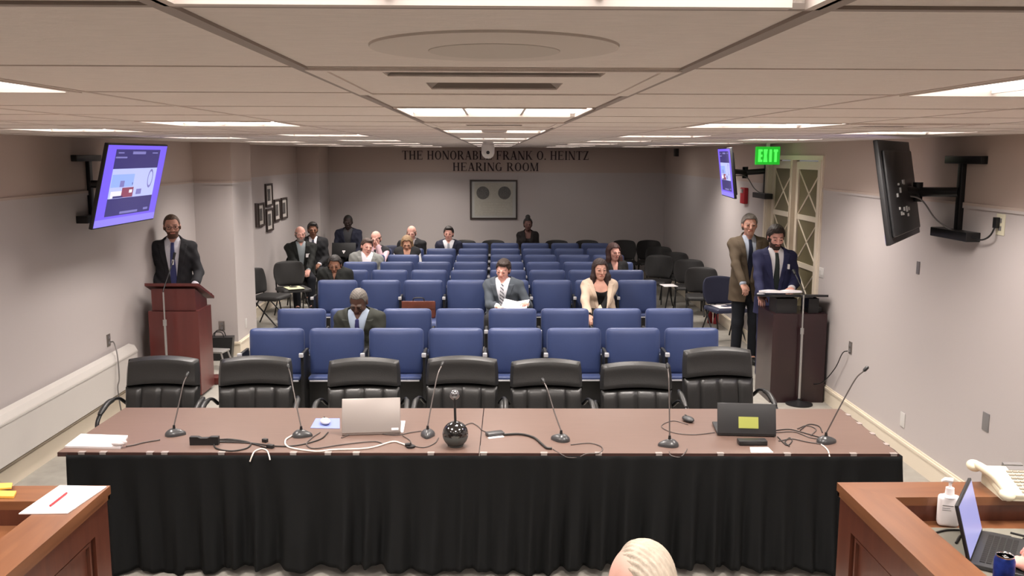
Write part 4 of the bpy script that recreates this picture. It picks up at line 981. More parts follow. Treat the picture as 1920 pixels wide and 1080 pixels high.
# black power box
p0 = tbl(357, 834); p1 = tbl(408, 836); t = empty('power_box', (p0+p1)/2+Vector((0, 0.012, 0)), 0, 'black rectangular power box with a notched top, lying near the first microphone', 'power box')
w2 = (p1-p0).length/2; MB().prism([(-w2, 0.0), (w2, 0.0), (w2, 0.05), (w2*0.45, 0.05), (w2*0.25, 0.042), (-w2*0.25, 0.042), (-w2*0.45, 0.05), (-w2, 0.05)], -0.012, 0.02, 'y').build('body', MT['black'], t)
for px_, py_, l, sz in ((497, 829, 'small black plug adapter standing beside the power box cable', 0.016), (507, 840, 'small black cable adapter lying at the front edge', 0.022)):
    q = tbl(px_, py_); o = MB().box((-sz, -0.012, 0), (sz, 0.012, 0.022), bev=0.003).build('cable_adapter', MT['black']); o.location = q; o.rotation_euler = (0, 0, R(-25)); tag(o, l, 'adapter')
q = tbl(770, 839); t = empty('power_socket', q, 0, 'small round black cable plug at the front edge left of the conference camera', 'plug'); MB().cyl((0, 0, 0.0), (0, 0, 0.012), 0.026).build('socket', MT['black'], t); MB().cyl((-0.03, 0.01, 0.012), (0.0, 0, 0.018), 0.012).build('plug', MT['black'], t)
q = tbl(930, 818); t = empty('usb_hub', q, R(20), 'dark cable hub with a pale paper tag, right of the table seam', 'hub'); MB().box((-0.055, -0.01, 0.0), (0.055, 0.05, 0.022), bev=0.006).build('body', MT['greybase'], t); MB().box((-0.06, -0.04, 0.0005), (0.04, -0.012, 0.004)).build('paper_tag', MT['paper'], t)
def tcable(pts, r, m, lab, z=0.0, group='loose cables on the table'):
    P = []
    for i, p in enumerate(pts):
        q = tbl(p[0], p[1]); q.z = TZ+r+0.0008+(p[2] if len(p) > 2 else 0); P.append(q)
    return tag(MB().tube(smooth_path(P), r, 7).build('cable', m), lab, 'cable', group)
dk = M('dark_cable', (0.02, 0.018, 0.017), 0.5); gr = M('grey_cable', (0.085, 0.07, 0.065), 0.5); wt = M('white_cable', (0.75, 0.68, 0.62), 0.5)
tcable([(408, 826), (430, 825), (455, 828), (470, 833), (462, 842), (435, 847), (408, 843), (402, 835), (415, 829), (450, 828), (480, 835), (500, 841)], 0.0045, dk, 'dark cable looping from the black power box')
tcable([(410, 830), (470, 832), (520, 838), (560, 836), (600, 825), (615, 812)], 0.004, dk, 'dark cable running from the power box toward the silver laptop')
tcable([(300, 826), (270, 831), (250, 836), (236, 838)], 0.004, gr, 'grey cable from the first microphone to the paper stack')
tcable([(548, 818), (536, 826), (536, 836), (548, 842), (580, 847), (600, 848), (625, 845), (690, 842), (735, 830), (752, 833), (764, 838)], 0.005, wt, 'white cable along the front edge below the silver laptop')
tcable([(468, 853, -0.045), (473, 852, -0.01), (478, 848, 0.002), (490, 843), (500, 846), (504, 851, -0.01), (506, 853, -0.035)], 0.004, wt, 'short white cable end hanging over the table front')
tcable([(600, 812), (585, 822), (575, 834), (590, 842), (640, 835), (700, 829), (720, 834)], 0.0035, gr, 'thin dark cable curling in front of the silver laptop')
tcable([(640, 822), (680, 808), (700, 812), (740, 817), (770, 812), (790, 809)], 0.003, gr, 'thin cable crossing behind the third microphone')
tcable([(755, 818), (768, 826), (775, 836), (795, 840), (815, 832), (822, 822)], 0.003, gr, 'thin cable looping around the third microphone base')
tcable([(830, 815), (845, 812), (880, 795), (893, 798), (905, 808), (915, 812)], 0.003, gr, 'thin cable arching behind the round conference camera')
tcable([(945, 817), (975, 816), (1000, 822), (1015, 834), (1025, 842), (1035, 843)], 0.007, dk, 'thick dark cable from the hub to the front edge')
tcable([(1070, 835), (1105, 832), (1128, 839), (1125, 850), (1100, 852), (1085, 852, -0.02), (1065, 852, -0.022), (1050, 850, -0.005), (1037, 843)], 0.003, gr, 'thin cable looping right of the fourth microphone')
tcable([(1255, 848), (1258, 852, -0.01), (1275, 852, -0.02), (1285, 849, 0.0), (1288, 843)], 0.003, gr, 'thin cable curling over the edge at the fifth microphone')
tcable([(1290, 797), (1262, 790), (1240, 800), (1262, 812), (1300, 816), (1340, 812)], 0.0025, gr, 'thin mouse cable looping left of the dark laptop')
for i, pp in enumerate(([(1455, 808), (1480, 806), (1505, 812), (1540, 822)], [(1455, 812), (1490, 811), (1520, 822), (1545, 824)], [(1458, 820), (1475, 836), (1485, 828), (1480, 822), (1472, 830), (1480, 838)], [(1460, 828), (1485, 824), (1510, 829), (1540, 834)], [(1500, 808), (1515, 797), (1535, 800), (1542, 812)], [(1495, 805), (1512, 799), (1530, 806), (1520, 818)], [(1540, 835), (1548, 841), (1553, 848), (1556, 852, -0.02)])):
    tcable(pp, 0.0032 if i < 6 else 0.004, (dk if i % 2 == 0 else gr) if i < 6 else wt, ['black cable running from the dark laptop to the sixth microphone', 'second thin cable beside it toward the sixth microphone', 'small coil of black cable right of the dark laptop', 'low grey cable in front of the coil by the dark laptop', 'arched black cable behind the sixth microphone base', 'arched grey cable between dark laptop and sixth microphone', 'white cable end under the sixth microphone at the edge'][i])
sheet('white_sheet', [tbl(752, 812), tbl(756, 812), tbl(760, 790), tbl(748, 790)], TZ+0.002, 'narrow white sheet showing right of the silver laptop', 'paper')

# ------------------------------------------------------------------ things on the clerk desks
sheet('paper_sheet', [atz(35, 965, LZ), atz(127, 964, LZ), atz(200, 914, LZ), atz(112, 912, LZ)], LZ+0.001, 'white paper sheets under a red pen on the left desk ledge', 'paper', th=0.004)
pa, pb = atz(94, 948, LZ+0.01), atz(125, 924, LZ+0.01); pa.z = pb.z = LZ+0.0095
t = tag(MB().tube([pa, pb], 0.0042, 10).build('red_pen', MT['red']), 'red pen lying on the white paper on the left desk', 'pen')
env = M('yellow_envelope', (0.80, 0.42, 0.07), 0.6)
sheet('yellow_envelope', [atz(-40, 926, LZ), atz(22, 922, LZ), atz(24, 913, LZ), atz(-40, 915, LZ)], LZ+0.012, 'yellow envelope on top at the far left edge of the left desk', 'envelope', env, 0.006)
sheet('yellow_envelope', [atz(-40, 934, LZ), atz(26, 935, LZ), atz(31, 925, LZ), atz(-40, 922, LZ)], LZ+0.001, 'lower yellow envelope under the other on the left desk', 'envelope', env, 0.009)
q = atz(1776, 985, 1.0); t = empty('sanitizer_bottle', q, R(-18), 'white pump bottle of hand sanitizer on the right desk', 'bottle')
MB().box((-0.040, -0.024, 0.001), (0.040, 0.024, 0.125), bev=0.014).build('body', MT['paper'], t)
MB().cyl((0, 0, 0.122), (0, 0, 0.130), 0.030, 0.017).cyl((0, 0, 0.128), (0, 0, 0.156), 0.018, 0.016).build('cap', MT['paper'], t)
MB().cyl((0, 0, 0.155), (0, 0, 0.182), 0.006).tube([(0.008, 0, 0.186), (-0.02, 0, 0.188), (-0.032, 0, 0.180)], [0.011, 0.009, 0.005]).build('pump', MT['paper'], t)
MB().box((-0.026, -0.0255, 0.088), (0.014, -0.024, 0.0905)).box((-0.026, -0.0255, 0.078), (0.002, -0.024, 0.0795)).box((-0.026, -0.0255, 0.070), (0.006, -0.024, 0.0715)).build('label_lines', MT['greypl'], t)
q = atz(1752, 962, 1.0); o = MB().ball((0, 0, 0.012), (0.022, 0.014, 0.011)).build('eraser', MT['white']); o.location = q; tag(o, 'small white rounded object beside the pump bottle', 'eraser')
MT['pad'] = M('desk_pad', (0.20, 0.19, 0.155), 0.7)
sheet('desk_pad', [atz(1738, 990, 1.0), Vector((1.66, 2.75, 0)), Vector((2.35, 2.75, 0)), Vector((2.45, 3.33, 0))], 1.0005, 'grey-green desk pad under the clerk laptop', 'desk pad', MT['pad'])
hd = Vector((0.57, 0.82, 0)).normalized(); bl = Vector((1.685, 3.012, 1.016)); br = bl+hd*0.34
l3, mm, w2, H_ = laptop(bl, br, Vector((-0.045, 0.031, 0.205)), -0.235, 'open black laptop with a pale violet screen on the right desk', MT['black'], screenm=glow)
q = atz(1885, 1040, 1.122); t = empty('soda_can', (q.x, q.y, 1.0), 0, 'blue drink can with silver top on the right desk', 'can')
bl_ = M('can_blue', (0.03, 0.07, 0.42), 0.28, metal=0.5, noise=0.8, nscale=22)
MB().lathe([(0.026, 0.001), (0.0325, 0.010), (0.033, 0.012), (0.033, 0.104), (0.0275, 0.116)], 32).build('body', bl_, t)
MB().lathe([(0.0275, 0.116), (0.0285, 0.119), (0.0275, 0.1215), (0.0255, 0.119), (0.0255, 0.115), (0.001, 0.115)], 32).build('lid', MT['chrome'], t)
MB().box((-0.007, -0.012, 0.1155), (0.007, 0.008, 0.1172), bev=0.0008).build('tab', MT['chrome'], t)
for i, pp in enumerate(([(1.70, 3.30), (1.78, 3.33), (1.9, 3.31), (1.98, 3.26)], [(1.74, 3.21), (1.80, 3.28), (1.84, 3.24), (1.90, 3.22)], [(2.0, 3.3), (2.1, 3.22), (2.2, 3.2), (2.3, 3.22)], [(2.02, 3.25), (2.1, 3.15), (2.25, 3.12)])):
    tag(MB().tube(smooth_path([Vector((x, y, 1.006)) for x, y in pp]), 0.004, 7).build('cable', dk), ['black cable on the pad below the pump bottle', 'short black cable curling behind the clerk laptop', 'thick black cable behind the clerk laptop at the frame edge', 'lower black cable right of the clerk laptop screen'][i], 'cable', 'cables on the clerk desk')
# desk phone
t = empty('desk_phone', (2.02, 3.47, LZ), R(-6), 'cream multi-button desk phone with handset on the right desk ledge', 'telephone')
tl = Matrix.Translation((0.14, 0.02, 0.038)) @ Matrix.Rotation(R(14), 4, 'X')
pw = 0.145
MB().box((-pw, -0.105, -0.012), (pw, 0.105, 0.016), bev=0.008, mat=tl).prism([(-0.08, 0.0), (0.12, 0.0), (0.12, 0.055), (-0.08, 0.01)], -0.0, 0.26, 'x').build('body', MT['cream'], t)
MB().box((-0.055, 0.105, 0.0), (0.02, 0.125, 0.02), mat=tl).box((-0.05, 0.07, 0.015), (0.03, 0.10, 0.018), mat=tl).build('display', MT['greypl'], t)
btn = M('phone_button', (0.30, 0.27, 0.22), 0.5)
kb = MB()
for r_ in range(7):
    for c_ in range(8):
        if r_ < 4 and c_ < 3: s = 0.010
        else: s = 0.009
        kb.box((-0.055+c_*0.024-s, 0.055-r_*0.024-0.005, 0.016), (-0.055+c_*0.024+s, 0.055-r_*0.024+0.006, 0.021), mat=tl)
kb.build('keypad', btn, t)
hs = Matrix.Translation((-0.005, 0.02, 0.050)) @ Matrix.Rotation(R(14), 4, 'X')
MB().tube([tuple(hs @ Vector(p)) for p in smooth_path([(-0.03, 0.11, -0.01), (-0.025, 0.09, 0.010), (-0.01, 0.03, 0.022), (0.01, -0.03, 0.020), (0.02, -0.09, 0.006), (0.022, -0.11, -0.010)])], 0.017, 12).ball((-0.03, 0.10, 0.0), (0.03, 0.032, 0.022), mat=hs).ball((0.022, -0.10, -0.002), (0.03, 0.032, 0.022), mat=hs).build('handset', MT['cream'], t)
crd = []
for i in range(90): a = i*0.9; f = i/89; crd.append((0.025+0.012*math.sin(f*4)+0.008*math.cos(a), -0.075-0.008*f+0.004*math.sin(a), 0.008+0.03*(1-f)+0.006*math.sin(a)))
MB().tube(crd, 0.003, 5).build('coiled_cord', MT['cream'], t)

# ------------------------------------------------------------------ other loose things
p = atz(409, 676, 0); t = empty('tote_bag', (-3.30, 10.74, 0), R(5), 'black tote bag with handles on the floor before the left column', 'bag')
MB().prism([(-0.13, 0.0), (0.14, 0.0), (0.17, 0.28), (-0.17, 0.28)], -0.07, 0.07, 'y').build('body', MT['black'], t)
for s in (-0.05, 0.05): MB().tube(smooth_path([(-0.07, s, 0.27), (-0.04, s, 0.34), (0.04, s, 0.34), (0.07, s, 0.27)]), 0.006, 6).build('handle', MT['black'], t)
t = empty('step_stool', (-3.22, 10.32, 0), R(-10), 'small grey metal step stool between the lectern and the black bag', 'stool')
MB().box((-0.13, -0.10, 0.19), (0.13, 0.10, 0.21), bev=0.004).build('step', MT['silver'], t)
for sx in (-1, 1):
    for sy in (-1, 1): MB().tube([(sx*0.11, sy*0.08, 0.19), (sx*0.16, sy*0.10, 0.006)], 0.010, 8).build('leg', MT['silver'], t)
t = empty('brown_box', (-3.03, 9.62, 0), R(4), 'small reddish brown box on the floor behind the red lectern', 'box'); t['label'] = 'small reddish brown box on the floor behind the red lectern'
MB().box((-0.02, -0.10, 0.001), (0.16, 0.08, 0.075), bev=0.004).build('body', MT['mahog'], t)
# brown briefcase on the third row seat
p = aty(785, 562, 11.02); t = empty('brown_bag', (p.x, 11.02, 0.455), 0, 'reddish brown leather briefcase on a blue seat in the third row', 'bag')
lth = M('brown_leather', (0.16, 0.045, 0.028), 0.35, noise=0.4, nscale=9, bump=0.15, bscale=80)
MB().box((-0.205, -0.05, 0), (0.205, 0.05, p.z-0.455-0.02), bev=0.02).build('body', lth, t)
MB().box((-0.205, -0.056, 0.12), (0.205, -0.04, p.z-0.455-0.01), bev=0.006).build('flap', lth, t)
MB().tube(smooth_path([(-0.07, 0, p.z-0.475), (-0.05, 0, p.z-0.435), (0.05, 0, p.z-0.435), (0.07, 0, p.z-0.475)]), 0.007, 8).build('handle', MT['black'], t)
q = atz(1338, 607, 0)
for dx, m, l, h_ in ((0.03, M('red_can', (0.55, 0.06, 0.08), 0.3), 'bright red bottle on the floor by the right wall chairs', 0.19), (-0.045, M('dark_red', (0.22, 0.01, 0.015), 0.3), 'dark red bottle just left of the bright red bottle', 0.18)):
    t = empty('drink_bottle', (q.x+dx, q.y+(0.05 if dx < 0 else 0), 0), 0, l, 'bottle'); MB().lathe([(0.034, 0.001), (0.037, 0.01), (0.037, h_*0.8), (0.02, h_*0.95)], 24).build('body', m, t); MB().cyl((0, 0, h_*0.95), (0, 0, h_), 0.018).build('cap', m, t)
def flat_sheet(x, y, z, w_, d__, rz, lab, name='paper_sheet', m=None, th=0.003): 
    o = MB().box((-w_/2, -d__/2, 0), (w_/2, d__/2, th)).build(name, m or MT['paper']); o.location = (x, y, z); o.rotation_euler = (0, 0, rz); return tag(o, lab, 'paper')
q = aty(1375, 578, 12.3); flat_sheet(2.90+0.12, 11.78, 0.466, 0.2, 0.28, 0.2, 'white paper on the navy chair beside the right wall')
flat_sheet(pos(1275, 545, 12.9), 13.75, 0.466, 0.22, 0.28, 0.1, 'white paper on a black chair in the right wall line')
flat_sheet(-3.0, 13.5, 0.466, 0.24, 0.3, 0.5, 'pale yellow papers on the empty chair by the left wall', m=M('pale_yellow', (0.75, 0.72, 0.45), 0.7))

# ------------------------------------------------------------------ people: smooth blended bodies on a grid
class Field:
    def __init__(s, lo, hi, h):
        s.h = h; s.lo = np.array(lo, float); n = np.ceil((np.array(hi)-s.lo)/h).astype(int)+1; s.n = n
        s.a = np.full(n, 0.5, np.float32)
    def sub(s, lo, hi):
        i0 = np.clip(np.floor((np.array(lo)-s.lo)/s.h).astype(int), 0, s.n); i1 = np.clip(np.ceil((np.array(hi)-s.lo)/s.h).astype(int)+1, 0, s.n)
        if (i1 <= i0).any(): return None, None
        sl = tuple(slice(a, b) for a, b in zip(i0, i1))
        g = np.meshgrid(*[s.lo[k]+s.h*np.arange(i0[k], i1[k]) for k in range(3)], indexing='ij')
        return sl, np.stack(g, -1).astype(np.float32)
    def put(s, sl, d, k=0.0, op='add'):
        a = s.a[sl]; d = d.astype(np.float32)
        if op == 'add':
            if k > 0: hh = np.clip(0.5+0.5*(a-d)/k, 0, 1); s.a[sl] = a*(1-hh)+d*hh-k*hh*(1-hh)
            else: s.a[sl] = np.minimum(a, d)
        elif op == 'cut': s.a[sl] = np.maximum(a, -d)
    def cone(s, a, b, r0, r1, k=0.02, flat=None, op='add'):
        """round cone; flat = (unit axis, factor >1 squeezes along that axis)"""
        a = np.array(a, float); b = np.array(b, float); m = max(r0, r1)*1.0+k+0.03
        if flat is not None: m *= 1.15
        sl, P = s.sub(np.minimum(a, b)-m, np.maximum(a, b)+m)
        if sl is None: return
        A, B = a, b
        if flat is not None:
            ax = np.array(flat[0], float); f = flat[1]
            P = P + ((P-a)@ax)[..., None]*ax*(f-1); B = b + ((b-a)@ax)*ax*(f-1)
        ba = B-A; L = float(ba@ba) + 1e-12
        t = np.clip(((P-A)@ba)/L, 0, 1)
        d = np.linalg.norm(P-A-t[..., None]*ba, axis=-1) - (r0+(r1-r0)*t)
        if flat is not None: d = d/ (flat[1]**0.5)
        s.put(sl, d, k, op)
    def ell(s, c, r, M3=None, k=0.02, op='add'):
        """ellipsoid, M3 rows = local axes"""
        c = np.array(c, float); r = np.array(r, float); m = r.max()+k+0.02
        sl, P = s.sub(c-m, c+m)
        if sl is None: return
        q = P-c
        if M3 is not None: q = q@np.array(M3).T
        k0 = np.linalg.norm(q/r, axis=-1); k1 = np.linalg.norm(q/(r*r), axis=-1)+1e-9
        s.put(sl, k0*(k0-1)/k1, k, op)
    def mesh(s):
        a = s.a; h = s.h
        a = np.pad(a, 1, constant_values=0.5); lo = s.lo-h
        ins = a < 0; nx, ny, nz = a.shape
        cs = np.zeros((nx-1, ny-1, nz-1), np.int8)
        for dx in (0, 1):
            for dy in (0, 1):
                for dz in (0, 1): cs += ins[dx:nx-1+dx, dy:ny-1+dy, dz:nz-1+dz]
        act = (cs > 0) & (cs < 8); idx = np.full(act.shape, -1, np.int64); I = np.argwhere(act); idx[act] = np.arange(len(I))
        if len(I) == 0: return np.zeros((0, 3)), []
        acc = np.zeros((len(I), 3)); cnt = np.zeros(len(I))
        C = [(x, y, z) for x in (0, 1) for y in (0, 1) for z in (0, 1)]
        vals = {c: a[I[:, 0]+c[0], I[:, 1]+c[1], I[:, 2]+c[2]] for c in C}
        for c in C:
            for ax in range(3):
                if c[ax]: continue
                e = list(c); e[ax] = 1; e = tuple(e); v0, v1 = vals[c], vals[e]; m = (v0 < 0) != (v1 < 0)
                t = np.where(m, v0/np.where(m, v0-v1, 1), 0)
                p = np.tile(np.array(c, float), (len(I), 1)); p[:, ax] = t
                acc[m] += p[m]; cnt[m] += 1
        V = (I+acc/cnt[:, None])*h+lo
        F = []
        for ax in range(3):
            u, v = (ax+1) % 3, (ax+2) % 3
            sl0 = [slice(None)]*3; sl1 = [slice(None)]*3; sl0[ax] = slice(0, -1); sl1[ax] = slice(1, None)
            A = ins[tuple(sl0)]; B = ins[tuple(sl1)]; E = np.argwhere(A != B)
            E = E[(E[:, u] > 0) & (E[:, v] > 0) & (E[:, u] < a.shape[u]-1) & (E[:, v] < a.shape[v]-1)]
            q = []
            for du, dv in ((-1, -1), (0, -1), (0, 0), (-1, 0)):
                e = E.copy(); e[:, u] += du; e[:, v] += dv; q.append(idx[e[:, 0], e[:, 1], e[:, 2]])
            q = np.stack(q, 1); fl = ~A[E[:, 0], E[:, 1], E[:, 2]]; q[fl] = q[fl][:, ::-1]
            F.append(q)
        F = np.concatenate(F); F = F[(F >= 0).all(1)]
        return V, F

def np_mesh(name, V, F, mats, parent=None, mi=None):
    me = bpy.data.meshes.new(name)
    me.vertices.add(len(V)); me.vertices.foreach_set('co', np.asarray(V, np.float32).ravel())
    me.loops.add(len(F)*4); me.loops.foreach_set('vertex_index', np.asarray(F, np.int32).ravel())
    me.polygons.add(len(F)); me.polygons.foreach_set('loop_start', np.arange(0, len(F)*4, 4, dtype=np.int32))
    for m in mats: me.materials.append(m)
    me.polygons.foreach_set('use_smooth', np.ones(len(F), bool))
    if mi is not None: me.polygons.foreach_set('material_index', mi.astype(np.int32))
    me.update(calc_edges=True); me.validate()
    o = bpy.data.objects.new(name, me); link(o)
    if parent is not None: o.parent = parent
    return o

def unit(v): v = np.array(v, float); return v/(np.linalg.norm(v)+1e-12)
def rotm(ax, an):
    return np.array(Matrix.Rotation(an, 3, Vector(ax)))
CLOTH = {}
def cloth(col, rough=0.8):
    k = (tuple(col), rough)
    if k not in CLOTH: CLOTH[k] = M('cloth', col, rough, bump=0.15, bscale=250, spec=0.25)
    return CLOTH[k]
eye_w = M('eye_white', (0.34, 0.30, 0.28), 0.3); eye_d = M('iris', (0.02, 0.012, 0.01), 0.2)
NP = [0]
def person(label, loc, yaw=0, pose='stand', h=0.006, size=1.0, headtop=None, seatz=0.43, lean=0.0, side=0.0, head_yaw=0.0, head_pitch=0.0, head_roll=0.0,
           skin=(0.42, 0.22, 0.16), hair=None, haircol=(0.05, 0.03, 0.02), beard=None, glasses=False, jacket=(0.03, 0.03, 0.035), open_=0.085, vbot=0.28,
           shirt=(0.75, 0.75, 0.78), tie=None, trousers=(0.02, 0.02, 0.022), female=False, lhand=None, rhand=None, badge=None, stubble=0.0, jacket_on=True, fold=0.0, smile=False, tiestripe=False, lfold=(0, 0, -1), rfold=(0, 0, -1), sleeves=None, width=1.0, knees=0.09, foot=None, short=False):
    """loc = point on the floor under the pelvis; figure faces -y before yaw; hands are targets in the figure's own frame"""
    t = empty('person', loc, yaw, label, 'person')
    S = size; HS = size*1.07
    X = np.array([1., 0, 0]); Y = np.array([0, 1., 0]); Z = np.array([0, 0, 1.])
    # ---- skeleton
    hipz = (0.93*S if pose == 'stand' else seatz+0.095)
    pel = np.array([0, 0, hipz])
    ld = unit([math.sin(side), -math.sin(lean), math.cos(lean)])            # spine direction
    head_len = 0.245*S
    if headtop is not None:
        tl = (headtop-hipz-0.285*S)/max(ld[2], 0.5)
    else: tl = 0.52*S
    tl = min(max(tl, 0.38*S), 0.60*S)
    neck0 = pel+ld*tl
    fwd = unit(np.cross(X, ld)); fwd = fwd if fwd[1] < 0 else -fwd          # chest normal
    sx = unit(np.cross(ld, fwd)); sx = sx if sx[0] > 0 else -sx
    def tp(x, y, z): return pel+sx*x-fwd*y+ld*(z*tl)                       # z 0..1 from pelvis to neck base
    shw = (0.150 if female else 0.172)*S*width
    shl = {+1: tp(shw, 0.01, 0.90), -1: tp(-shw, 0.01, 0.90)}
    # head frame
    hd_up = unit(ld*0.35+Z*0.65)
    Rh = rotm((0, 0, 1), head_yaw) @ rotm((1, 0, 0), head_pitch) @ rotm((0, 1, 0), head_roll)
    hx, hy, hz = Rh@X, Rh@Y, Rh@Z
    hc = neck0+hd_up*0.155*S - Y*0.02*S                                     # head centre
    if headtop is not None: hc[2] = headtop-0.118*HS
    def hp(x, y, z): return hc+(hx*x+hy*y+hz*z)*HS                           # y negative = face
    HM = np.stack([hx, hy, hz])
    # arms
    L1, L2 = 0.29*S, 0.255*S
    hands = {}
    for sgn, tgt, bend in ((+1, lhand, lfold), (-1, rhand, rfold)):
        s0 = shl[sgn]
        if tgt is None:
            tgt = (s0+np.array([sgn*0.06, -0.03, -0.53*S])) if pose == 'stand' else np.array([sgn*0.10, -0.30, seatz+0.19])
        tgt = np.array(tgt, float); v = tgt-s0; dl = min(np.linalg.norm(v), (L1+L2)*0.995); v = unit(v); tgt = s0+v*dl
        ca = (L1*L1+dl*dl-L2*L2)/(2*L1*dl); ca = max(-1, min(1, ca)); bd = np.array([sgn*0.45, 0.35, 0])+np.array(bend, float)
        bd = unit(bd-v*(bd@v)); el = s0+v*L1*ca+bd*L1*math.sqrt(1-ca*ca); hands[sgn] = (s0, el, tgt)
    # legs
    legs = {}
    for sgn in (1, -1):
        hp0 = pel+X*sgn*0.085*S
        if pose == 'stand':
            kn = np.array([sgn*0.095, -0.025, 0.50*S]); an = np.array([sgn*0.10, 0.02, 0.085]); 
        else:
            kn = np.array([sgn*(knees+0.03), -0.43*S, seatz+0.075]); an = np.array([sgn*(knees+0.02), -0.44*S, 0.085])
            if foot is not None: an = np.array([sgn*(knees+0.02), foot, 0.085])
        legs[sgn] = (hp0, kn, an)
    allp = [hp(0, 0, 0.13), hp(0, -0.13, 0), hp(0, 0.13, 0)] + [q for k_ in hands.values() for q in k_] + [q for k_ in legs.values() for q in k_] + [tp(0, 0, 0)]
    lo = np.min(allp, 0)-0.2; hi = np.max(allp, 0)+0.17; lo[2] = max(lo[2], 0.0)-0.0
    flat = (fwd, 1.42)
    flatH = (fwd, 1.25)
    def torso(F, e, k=0.05, skirt=0.0):
        F.cone(tp(0, 0, 0.02), tp(0, 0, 0.30), 0.165*S*width+e, 0.150*S*width*(0.88 if female else 1)+e, k, flat)
        F.cone(tp(0, -0.0, 0.30), tp(0, -0.01, 0.70), 0.148*S*width*(0.88 if female else 1)+e, 0.172*S*width*(0.9 if female else 1)+e, k, flat)
        F.cone(tp(-shw*0.50, 0.0, 0.80), tp(shw*0.50, 0.0, 0.80), 0.092*S+e, 0.092*S+e, k, (fwd, 1.05))
        F.cone(tp(-shw*0.92, 0.01, 0.885), tp(shw*0.92, 0.01, 0.885), 0.050*S+e, 0.050*S+e, k, None)
        F.cone(tp(-shw*0.45, 0.012, 0.925), tp(0, 0.012, 0.99), 0.040*S+e*0.8, 0.056*S+e*0.8, k, None); F.cone(tp(shw*0.45, 0.012, 0.925), tp(0, 0.012, 0.99), 0.040*S+e*0.8, 0.056*S+e*0.8, k, None)
        if female:
            for sg in (1, -1): F.ell(tp(sg*0.065, -0.095, 0.66), (0.062+e, 0.055+e, 0.06+e), None, 0.04)
        if skirt: F.cone(tp(0, 0, 0.05), tp(0, 0.0, -skirt), 0.172*S*width+e, 0.19*S*width+e, 0.04, (fwd, 1.3))
    def arms(F, e, k=0.03, cuff=0.0, upto=1.0):
        for sg in (1, -1):
            a, b, c = hands[sg]
            F.cone(a, b, 0.047*S+e, 0.038*S+e, k); w = b+(c-b)*(upto if not short or e < 0 else 0.02)
            F.cone(b, w, 0.038*S+e, 0.028*S+e+cuff, k*0.7)
    # ---- body: one continuous skin
    F = Field(lo, hi, h)
    torso(F, -0.012)
    arms(F, -0.004 if not female else -0.008)
    for sg in (1, -1):
        a, b, c = legs[sg]
        F.cone(a, b, 0.078*S, 0.052*S, 0.05); F.cone(b, c, 0.052*S, 0.036*S, 0.03); F.cone(c, c+np.array([0, -0.13, -0.045]), 0.036, 0.028, 0.02)
    F.cone(tp(0, 0.012, 0.92), hp(0, 0.02, -0.07), 0.058*S*(0.85 if female else 1), 0.053*S*(0.85 if female else 1), 0.03)
    # head
    F.ell(hp(0, 0.018, 0.028), (0.074*HS, 0.094*HS, 0.090*HS), HM, 0.03)
    F.ell(hp(0, -0.030, -0.035), (0.056*HS, 0.058*HS, 0.078*HS), HM, 0.03)
    F.ell(hp(0, -0.058, -0.088), (0.026*HS, 0.022*HS, 0.020*HS), HM, 0.025)          # chin
    for sg in (1, -1):
        F.ell(hp(sg*0.030, -0.083, 0.012), (0.020*HS, 0.014*HS, 0.012*HS), HM, 0.012, 'add')
        F.ell(hp(sg*0.037, -0.066, -0.022), (0.022*HS, 0.020*HS, 0.020*HS), HM, 0.02)   # cheeks
        F.cone(hp(sg*0.018, -0.086, 0.020), hp(sg*0.044, -0.076, 0.019), 0.008*HS, 0.007*HS, 0.010)      # brow
        F.ell(hp(sg*0.076, 0.012, -0.005), (0.008*HS, 0.018*HS, 0.030*HS), HM, 0.006)        # ears
    F.cone(hp(0, -0.090, 0.012), hp(0, -0.108, -0.028), 0.008*HS, 0.013*HS, 0.010)     # nose
    for sg in (1, -1): F.ell(hp(sg*0.011, -0.098, -0.032), (0.009*HS, 0.010*HS, 0.008*HS), HM, 0.006)
    F.cone(hp(-0.020, -0.088, -0.058), hp(0.020, -0.088, -0.058), 0.007*HS, 0.007*HS, 0.008)  # lips
    # eyes: shallow sockets then lids
    for sg in (1, -1):
        F.ell(hp(sg*0.031, -0.100, 0.002), (0.015*HS, 0.010*HS, 0.009*HS), HM, 0, 'cut'); F.ell(hp(sg*0.031, -0.080, 0.001), (0.014*HS, 0.013*HS, 0.011*HS), HM, 0.004)
    # hands
    for sg in (1, -1):
        s0, el, wr = hands[sg]; fd = unit(wr-el); ref = np.array([0, 0, 1.]) if abs(fd[2]) < 0.85 else np.array([0, -1., 0])
        sd = unit(np.cross(fd, ref)); up = unit(np.cross(sd, fd))      # sd: sideways, up: back of the hand
        th = -sg*sd if np.dot(sd, X) > 0 else sg*sd
        if abs(fd[2]) > 0.85: th = unit(np.array([0, -1., 0])-fd*fd[1]*-1); up = unit(np.cross(th, fd))*1.0; sd = th
        pc = wr+fd*0.045
        F.cone(wr, wr+fd*0.02, 0.026*S, 0.028*S, 0.015); 
        HMm = np.stack([fd, th if abs(np.dot(th, fd)) < .3 else sd, up])
        F.ell(wr+fd*0.052*S, (0.050*S, 0.041*S, 0.017*S), HMm, 0.015)
        for q, (off_, ln) in enumerate(((0.030, 0.068), (0.010, 0.076), (-0.010, 0.071), (-0.029, 0.056))):
            b0 = wr+fd*0.088*S+th*off_*S; c1 = unit(fd-up*0.35); c2 = unit(fd*0.6-up*0.8); c3 = unit(fd*0.1-up)
            p1 = b0+c1*ln*0.42*S; p2 = p1+c2*ln*0.32*S; p3 = p2+c3*ln*0.24*S
            F.cone(b0, p1, 0.0092*S, 0.0085*S, 0.004); F.cone(p1, p2, 0.0085*S, 0.0078*S, 0.002); F.cone(p2, p3, 0.0078*S, 0.0068*S, 0.002)
